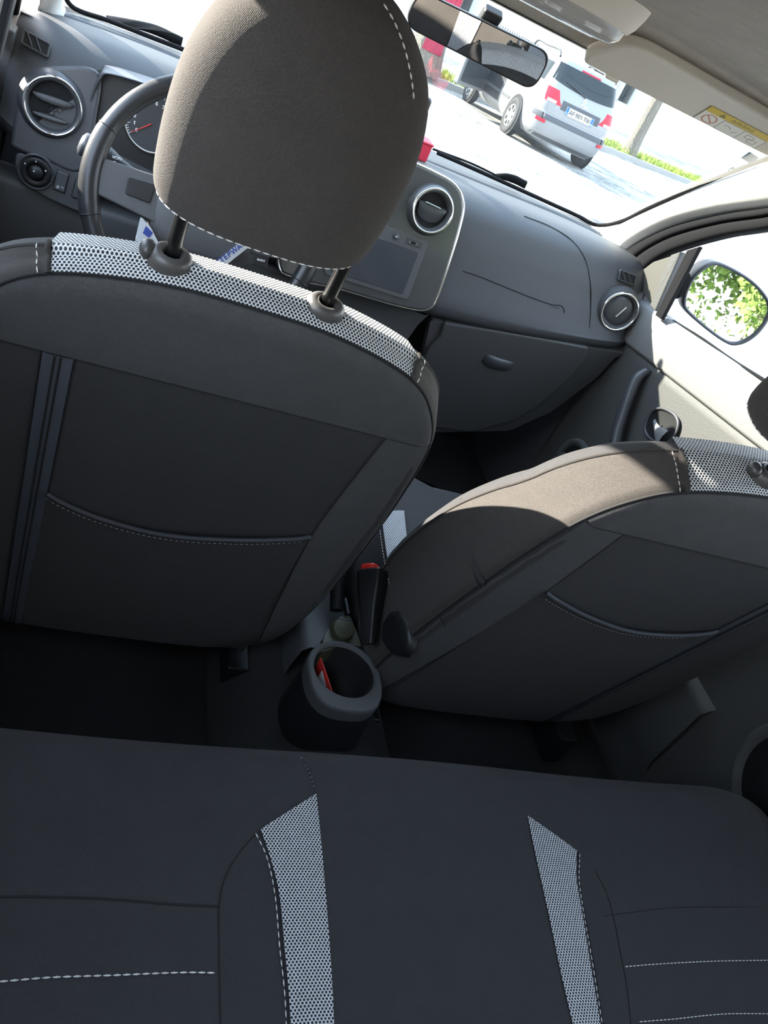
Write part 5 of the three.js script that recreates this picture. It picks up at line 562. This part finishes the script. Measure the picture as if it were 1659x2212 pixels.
{
  const O = G(6.51, -13.84), bx = V(1, gy(1, 0) - gy(0, 0), 0).normalize(), bz = bx.clone().cross(GU).normalize(), MM = new THREE.Matrix4().makeBasis(bx, GU, bz).setPosition(O);
  const C = (q) => q.clone().applyMatrix4(MM), X = (g) => g.applyMatrix4(MM);
  const cs = carShape([[.20, .72, .68, -3.2], [.30, .80, .79, -3.36], [.44, .845, .825, -3.42], [.57, .855, .825, -3.42], [.62, .85, .795, -3.40], [.76, .85, .79, -3.33], [.88, .835, .775, -3.15], [.97, .805, .74, -2.75], [1.03, .785, .705, -2.25], [1.10, .76, .675, -2.02], [1.25, .71, .605, -1.68], [1.38, .665, .53, -1.32], [1.45, .62, .47, -1.0], [1.485, .54, .40, -.8], [1.50, .36, .24, -.6], [1.505, .06, .0, -.4]]);
  const o = thing('parked_car', O, 'silver estate car parked on the street seen from behind', 'car');
  part(o, 'body', X(cs.body()), silver, 'silver painted body');
  part(o, 'rear_window', X(grid(20, 10, (u, v) => { const y = 1.085 + .315 * v, a = (.67 - .07 * v); return cs.rear((u * 2 - 1) * a, y + .05 * (1 - v) * Math.abs(u * 2 - 1) ** 2, .008); })), tinted, 'dark tinted rear window');
  const rw = []; for (const p of [[-1, 0], [1, 0], [1, 1], [-1, 1]]) rw.push(p); 
  part(o, 'tailgate', X(grid(16, 10, (u, v) => { const y = .645 + .41 * v; return cs.rear((u * 2 - 1) * (.60 + .06 * v), y, .009); })), silver, 'silver tailgate panel');
  part(o, 'number_plate_recess', X(grid(6, 3, (u, v) => cs.rear((u * 2 - 1) * .40, .76 + .145 * v, .012))), bumperGrey, 'dark recess');
  const pt = canvasTex(1024, 224, (g, w, h) => { g.fillStyle = '#b4b4b0'; g.fillRect(0, 0, w, h); g.fillStyle = '#1a5f9c'; g.fillRect(0, 0, 96, h); g.fillRect(w - 96, 0, 96, h); g.fillStyle = '#0c0c0f'; g.font = 'bold 176px sans-serif'; g.textAlign = 'center'; g.fillText('AF\u00b7901\u00b7TW', w / 2, 176, 780); g.fillStyle = '#ffffff'; g.font = 'bold 62px sans-serif'; g.fillText('F', 48, 200); g.fillText('06', w - 48, 200); });
  const pc = cs.rear(0, .785, .022); part(o, 'number_plate', X(put(new THREE.BoxGeometry(.58, .126, .006), pc, V(0, .02, 1))), M.white); const pf = X(put(new THREE.PlaneGeometry(.575, .122), pc.clone().add(V(0, 0, .0036)), V(0, .02, 1))); part(o, 'plate_print', pf, std(rgb(1), { map: pt, roughness: .4 }), 'number plate reading AF-901-TW');
  part(o, 'bumper_strip', X(grid(30, 3, (u, v) => { const t = u * 2 - 1; return Math.abs(t) < .8 ? cs.rear(t / .8 * .70, .53 + .085 * v, .010) : cs.corner(Math.sign(t), .53 + .085 * v, 1 - (Math.abs(t) - .8) / .2 * .5 - .0, .010); })), bumperGrey, 'dark grey bumper strip');
  part(o, 'bumper_lower', X(grid(24, 2, (u, v) => cs.rear((u * 2 - 1) * .72, .22 + .06 * v, .006))), bumperGrey);
  const red = phy([.42, .012, .03], { roughness: .25, specularIntensity: .5 });
  for (const s of [-1, 1]) { part(o, 'tail_light', X(grid(10, 8, (u, v) => cs.corner(s, .80 + .21 * v, .55 + .30 * u + .10 * (1 - v), .010))), red, 'red tail light'); part(o, 'reversing_light', X(grid(6, 3, (u, v) => cs.corner(s, .805 + .045 * v, .70 + .18 * u, .013))), M.white); part(o, 'reflector', X(grid(8, 3, (u, v) => cs.corner(s, .47 + .055 * v, .62 + .22 * u, .010))), red, 'red bumper reflector');
    part(o, 'quarter_window', X(grid(8, 6, (u, v) => { const y = 1.05 + .30 * v; return cs.side(s, y, -.02 + (.44 - .10 * v) * u + .02 * v, .006); })), tinted); part(o, 'door_window', X(grid(8, 6, (u, v) => cs.side(s, 1.04 + .32 * v, -.90 + .84 * u, .006))), tinted); part(o, 'door_window', X(grid(8, 6, (u, v) => { const y = 1.04 + .32 * v; return cs.side(s, y, -1.85 + .55 * v + (.90 - .55 * v) * u, .006); })), tinted);
    part(o, 'roof_rail', X(tube([V(s * .60, 1.46, .30), V(s * .60, 1.53, .20), V(s * .61, 1.535, -.4), V(s * .59, 1.53, -.95), V(s * .58, 1.46, -1.05)], .018)), bumperGrey, 'grey roof rail');
    for (const z of [0, -2.58]) { part(o, 'wheel_arch', X(lathe([[.35, .0], [.36, .006], [.001, .004]], V(s * (cs.w(.45) + .001), .31, z), V(s, 0, 0))), M.black, 'dark wheel arch'); wheel(o, C, s * .79, z, .305, s); }
    part(o, 'side_strip', X(grid(12, 1, (u, v) => cs.side(s, .50 + .05 * v, -2.15 + 1.75 * u, .010))), bumperGrey); part(o, 'door_gap', X(grid(1, 10, (u, v) => cs.side(s, .34 + .68 * v, -.93 + .012 * u, .004))), M.black); }
  part(o, 'stop_light', X(grid(6, 2, (u, v) => cs.rear((u * 2 - 1) * .20, 1.405 + .025 * v, .014))), red, 'high red stop light'); part(o, 'antenna', X(rod(V(0, 1.49, .25), V(0, 1.72, .48), .006, .004)), M.black);
  const wp = cs.rear(0, 1.08, .02); part(o, 'rear_wiper', X(merge([rod(wp, cs.rear(-.34, 1.15, .025), .010, .006), rod(cs.rear(-.44, 1.17, .016), cs.rear(-.16, 1.11, .016), .007)])), M.black, 'black rear wiper');
  part(o, 'badge', X((() => { const s = new THREE.Shape([[0, .055], [.036, 0], [0, -.055], [-.036, 0]].map(([a, b]) => new THREE.Vector2(a, b))); s.holes.push(new THREE.Path([[0, .026], [-.015, 0], [0, -.026], [.015, 0]].map(([a, b]) => new THREE.Vector2(a, b)))); const g = new THREE.ExtrudeGeometry(s, { depth: .006, bevelSize: .003, bevelThickness: .003, bevelSegments: 2 }); return put(g, cs.rear(0, 1.015, .014), V(0, .35, 1)); })()), M.chrome, 'chrome diamond badge');
  const tg = new TextGeometry('CLIO', { font, size: .042, depth: .004 }); tg.scale(1.35, 1, 1); tg.translate(-.085, 0, 0); part(o, 'lettering', X(put(tg, cs.rear(.0, .925, .016), V(0, .2, 1))), M.chrome, 'chrome lettering');
  // the driver door stands open
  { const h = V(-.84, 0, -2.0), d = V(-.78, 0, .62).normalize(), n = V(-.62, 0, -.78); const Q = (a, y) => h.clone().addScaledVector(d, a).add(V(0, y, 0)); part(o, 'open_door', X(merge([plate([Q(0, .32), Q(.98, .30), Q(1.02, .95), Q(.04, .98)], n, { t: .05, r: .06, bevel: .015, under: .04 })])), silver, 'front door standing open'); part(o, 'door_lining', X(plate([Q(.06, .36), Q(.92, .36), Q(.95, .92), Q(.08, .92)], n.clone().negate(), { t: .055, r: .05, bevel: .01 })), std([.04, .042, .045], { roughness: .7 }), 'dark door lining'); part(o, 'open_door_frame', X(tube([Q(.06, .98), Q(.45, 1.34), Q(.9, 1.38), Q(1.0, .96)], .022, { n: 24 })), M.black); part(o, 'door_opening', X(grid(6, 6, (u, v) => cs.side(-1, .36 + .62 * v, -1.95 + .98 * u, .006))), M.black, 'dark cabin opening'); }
}
{ // pale van parked across the street
  const O = G(31, -39), o = thing('parked_van', O, 'white van parked across the street beyond the slender tree', 'van'); const C = (q) => q.clone().add(O), X = (g) => g.translate(O.x, O.y, O.z); const cs = carShape([[.25, .80, 2.3, -2.3], [.6, .92, 2.42, -2.42], [1.0, .92, 2.4, -2.3], [1.2, .91, 2.38, -1.9], [1.7, .85, 2.33, -1.5], [1.95, .78, 2.2, -1.2], [2.02, .4, 1.6, -.6], [2.03, .05, .4, .2]]);
  const mat = phy([.78, .78, .77], { roughness: .35, clearcoat: .6 }); part(o, 'body', X(cs.body()), mat, 'white body'); part(o, 'rear_window', X(grid(6, 4, (u, v) => cs.rear((u * 2 - 1) * .66, 1.15 + .5 * v, .008))), tinted); for (const s of [-1, 1]) { part(o, 'side_window', X(grid(6, 4, (u, v) => cs.side(s, 1.18 + .45 * v, -1.5 + .25 * v + 1.1 * u, .008))), tinted); part(o, 'tail_light', X(grid(4, 4, (u, v) => cs.corner(s, .85 + .4 * v, .72 + .16 * u, .01))), M.red); for (const z of [1.5, -1.5]) wheel(o, C, s * .85, z, .32, s); }
}
{ // dark pickup parked close by on the driver side: its cab keeps the sun off the driver's shoulder
  const O = G(-2.45, 0), o = thing('dark_pickup', O, 'dark brown pickup parked close beside the driver door', 'pickup'); const C = (q) => q.clone().add(O), X = (g) => g.translate(O.x, O.y, O.z); const mat = phy([.035, .022, .017], { roughness: .35, clearcoat: .6 });
  const low = carShape([[.30, .80, 2.3, -2.9], [.55, .88, 2.36, -3.0], [.9, .89, 2.36, -2.95], [1.05, .885, 2.34, -2.7], [1.13, .85, 2.3, -2.2], [1.15, .7, 2.1, -1.9]]), cab = carShape([[1.08, .87, .02, -1.46], [1.2, .85, -.01, -1.24], [1.40, .79, -.05, -.93], [1.56, .74, -.09, -.72], [1.64, .70, -.14, -.62], [1.68, .58, -.24, -.52], [1.69, .05, -.36, -.4]]);
  part(o, 'body', X(low.body()), mat, 'dark brown lower body'); part(o, 'cab', X(cab.body()), mat, 'dark brown cab'); for (const s of [-1, 1]) { part(o, 'side_window', X(grid(6, 4, (u, v) => cab.side(s, 1.16 + .34 * v, -1.15 + .40 * v + (1.0 - .42 * v) * u, .008))), tinted); part(o, 'tail_light', X(grid(4, 4, (u, v) => low.corner(s, .75 + .25 * v, .74 + .14 * u, .01))), M.red); for (const z of [1.5, -1.9]) wheel(o, C, s * .80, z, .34, s); }
}
// houses and fences across the street
const wallW = std([.80, .77, .70], { roughness: .9 }), tileM = std([.40, .22, .15], { roughness: .85 });
function house(a, b, w, d, h, label, wins) {
  const P = (u, y, v) => vg(a + u, b + v, y), o = thing('house', P(w / 2, 0, d / 2), label, 'house'); const bx = (u0, u1, y0, y1, v0, v1) => loft([[P(u0, y0, v0), P(u1, y0, v0), P(u1, y0, v1), P(u0, y0, v1)], [P(u0, y1, v0), P(u1, y1, v0), P(u1, y1, v1), P(u0, y1, v1)]], { caps: true });
  part(o, 'wall', bx(0, w, -.3, h, 0, d), wallW, 'white rendered wall'); part(o, 'roof', loft([[P(-.4, h, -.5), P(-.4, h + d * .35, d / 2), P(-.4, h, d + .5)], [P(w + .4, h, -.5), P(w + .4, h + d * .35, d / 2), P(w + .4, h, d + .5)]], { caps: true }), tileM, 'red tiled roof'); for (const [u, y] of wins) { const g = group(o, 'window', 'shuttered window'); part(g, 'frame', bx(u - .08, u + 1.18, y - .08, y + 1.38, -.04, .02), std([.55, .55, .55])); part(g, 'pane', bx(u, u + 1.1, y, y + 1.3, -.06, 0), tinted); for (const k of [-1, 1]) part(g, 'shutter', bx(k < 0 ? u - .62 : u + 1.16, k < 0 ? u - .06 : u + 1.72, y, y + 1.3, -.08, -.01), std([.45, .50, .52])); }
}
house(12, 18, 11, 8, 5.6, 'white house with shutters across the street', [[1.5, 1.0], [5.5, 1.0], [1.5, 3.6], [5.5, 3.6], [8.6, 3.6]]);
house(27, 17, 10, 8, 5.0, 'low pale house further along the street', [[1.5, 1.0], [5.0, 1.0], [1.5, 3.3], [5, 3.3]]);
house(-8, 24, 13, 8, 6, 'tall pale house straight down the street', [[2, 1.2], [6, 1.2], [2, 3.9], [6, 3.9], [10, 3.9]]);
{ const o = thing('lattice_fence', vg(10, 14.2), 'white lattice fence in front of the white house', 'fence'); for (let i = 0; i < 26; i++) for (const k of [-1, 1]) { const a = 8 + i * .28; part(o, 'slat', rod(vg(a, 14.2, .35), vg(a + k * .7, 14.2 + k * .02, 1.25), .022, .022, 5), M.white); } part(o, 'base_wall', loft([8, 15.5].map((a) => [vg(a, 14.1, 0), vg(a, 14.1, .4), vg(a, 14.35, .4), vg(a, 14.35, 0)]), { caps: true }), wallW); part(o, 'top_rail', rod(vg(7.8, 14.2, 1.28), vg(15.6, 14.2, 1.28), .04, .04, 6), M.white); }
{ const o = thing('bar_fence', vg(18, 14.2), 'grey vertical bar fence beside the lattice fence', 'fence'); for (let i = 0; i < 22; i++) part(o, 'bar', rod(vg(16.2 + i * .18, 14.2, .3), vg(16.2 + i * .18, 14.2, 1.6), .02, .02, 5), bumperGrey); for (const y of [.45, 1.45]) part(o, 'rail', rod(vg(16.0, 14.2, y), vg(20.2, 14.2, y), .025, .025, 5), bumperGrey); part(o, 'base_wall', loft([16, 20.2].map((a) => [vg(a, 14.1, 0), vg(a, 14.1, .32), vg(a, 14.35, .32), vg(a, 14.35, 0)]), { caps: true }), wallW); }
single('red_barrier', loft([0, 1].map((k) => [vg(-3.2 + 3.9 * k + .0, 1.75, .05), vg(-3.2 + 3.9 * k, 1.75, .42), vg(-3.2 + 3.9 * k, 1.85, .42), vg(-3.2 + 3.9 * k, 1.85, .05)]), { caps: true }), std([.48, .03, .05], { roughness: .7 }), 'low red barrier behind the thick street tree', 'barrier');

renderer.render(scene, camera);
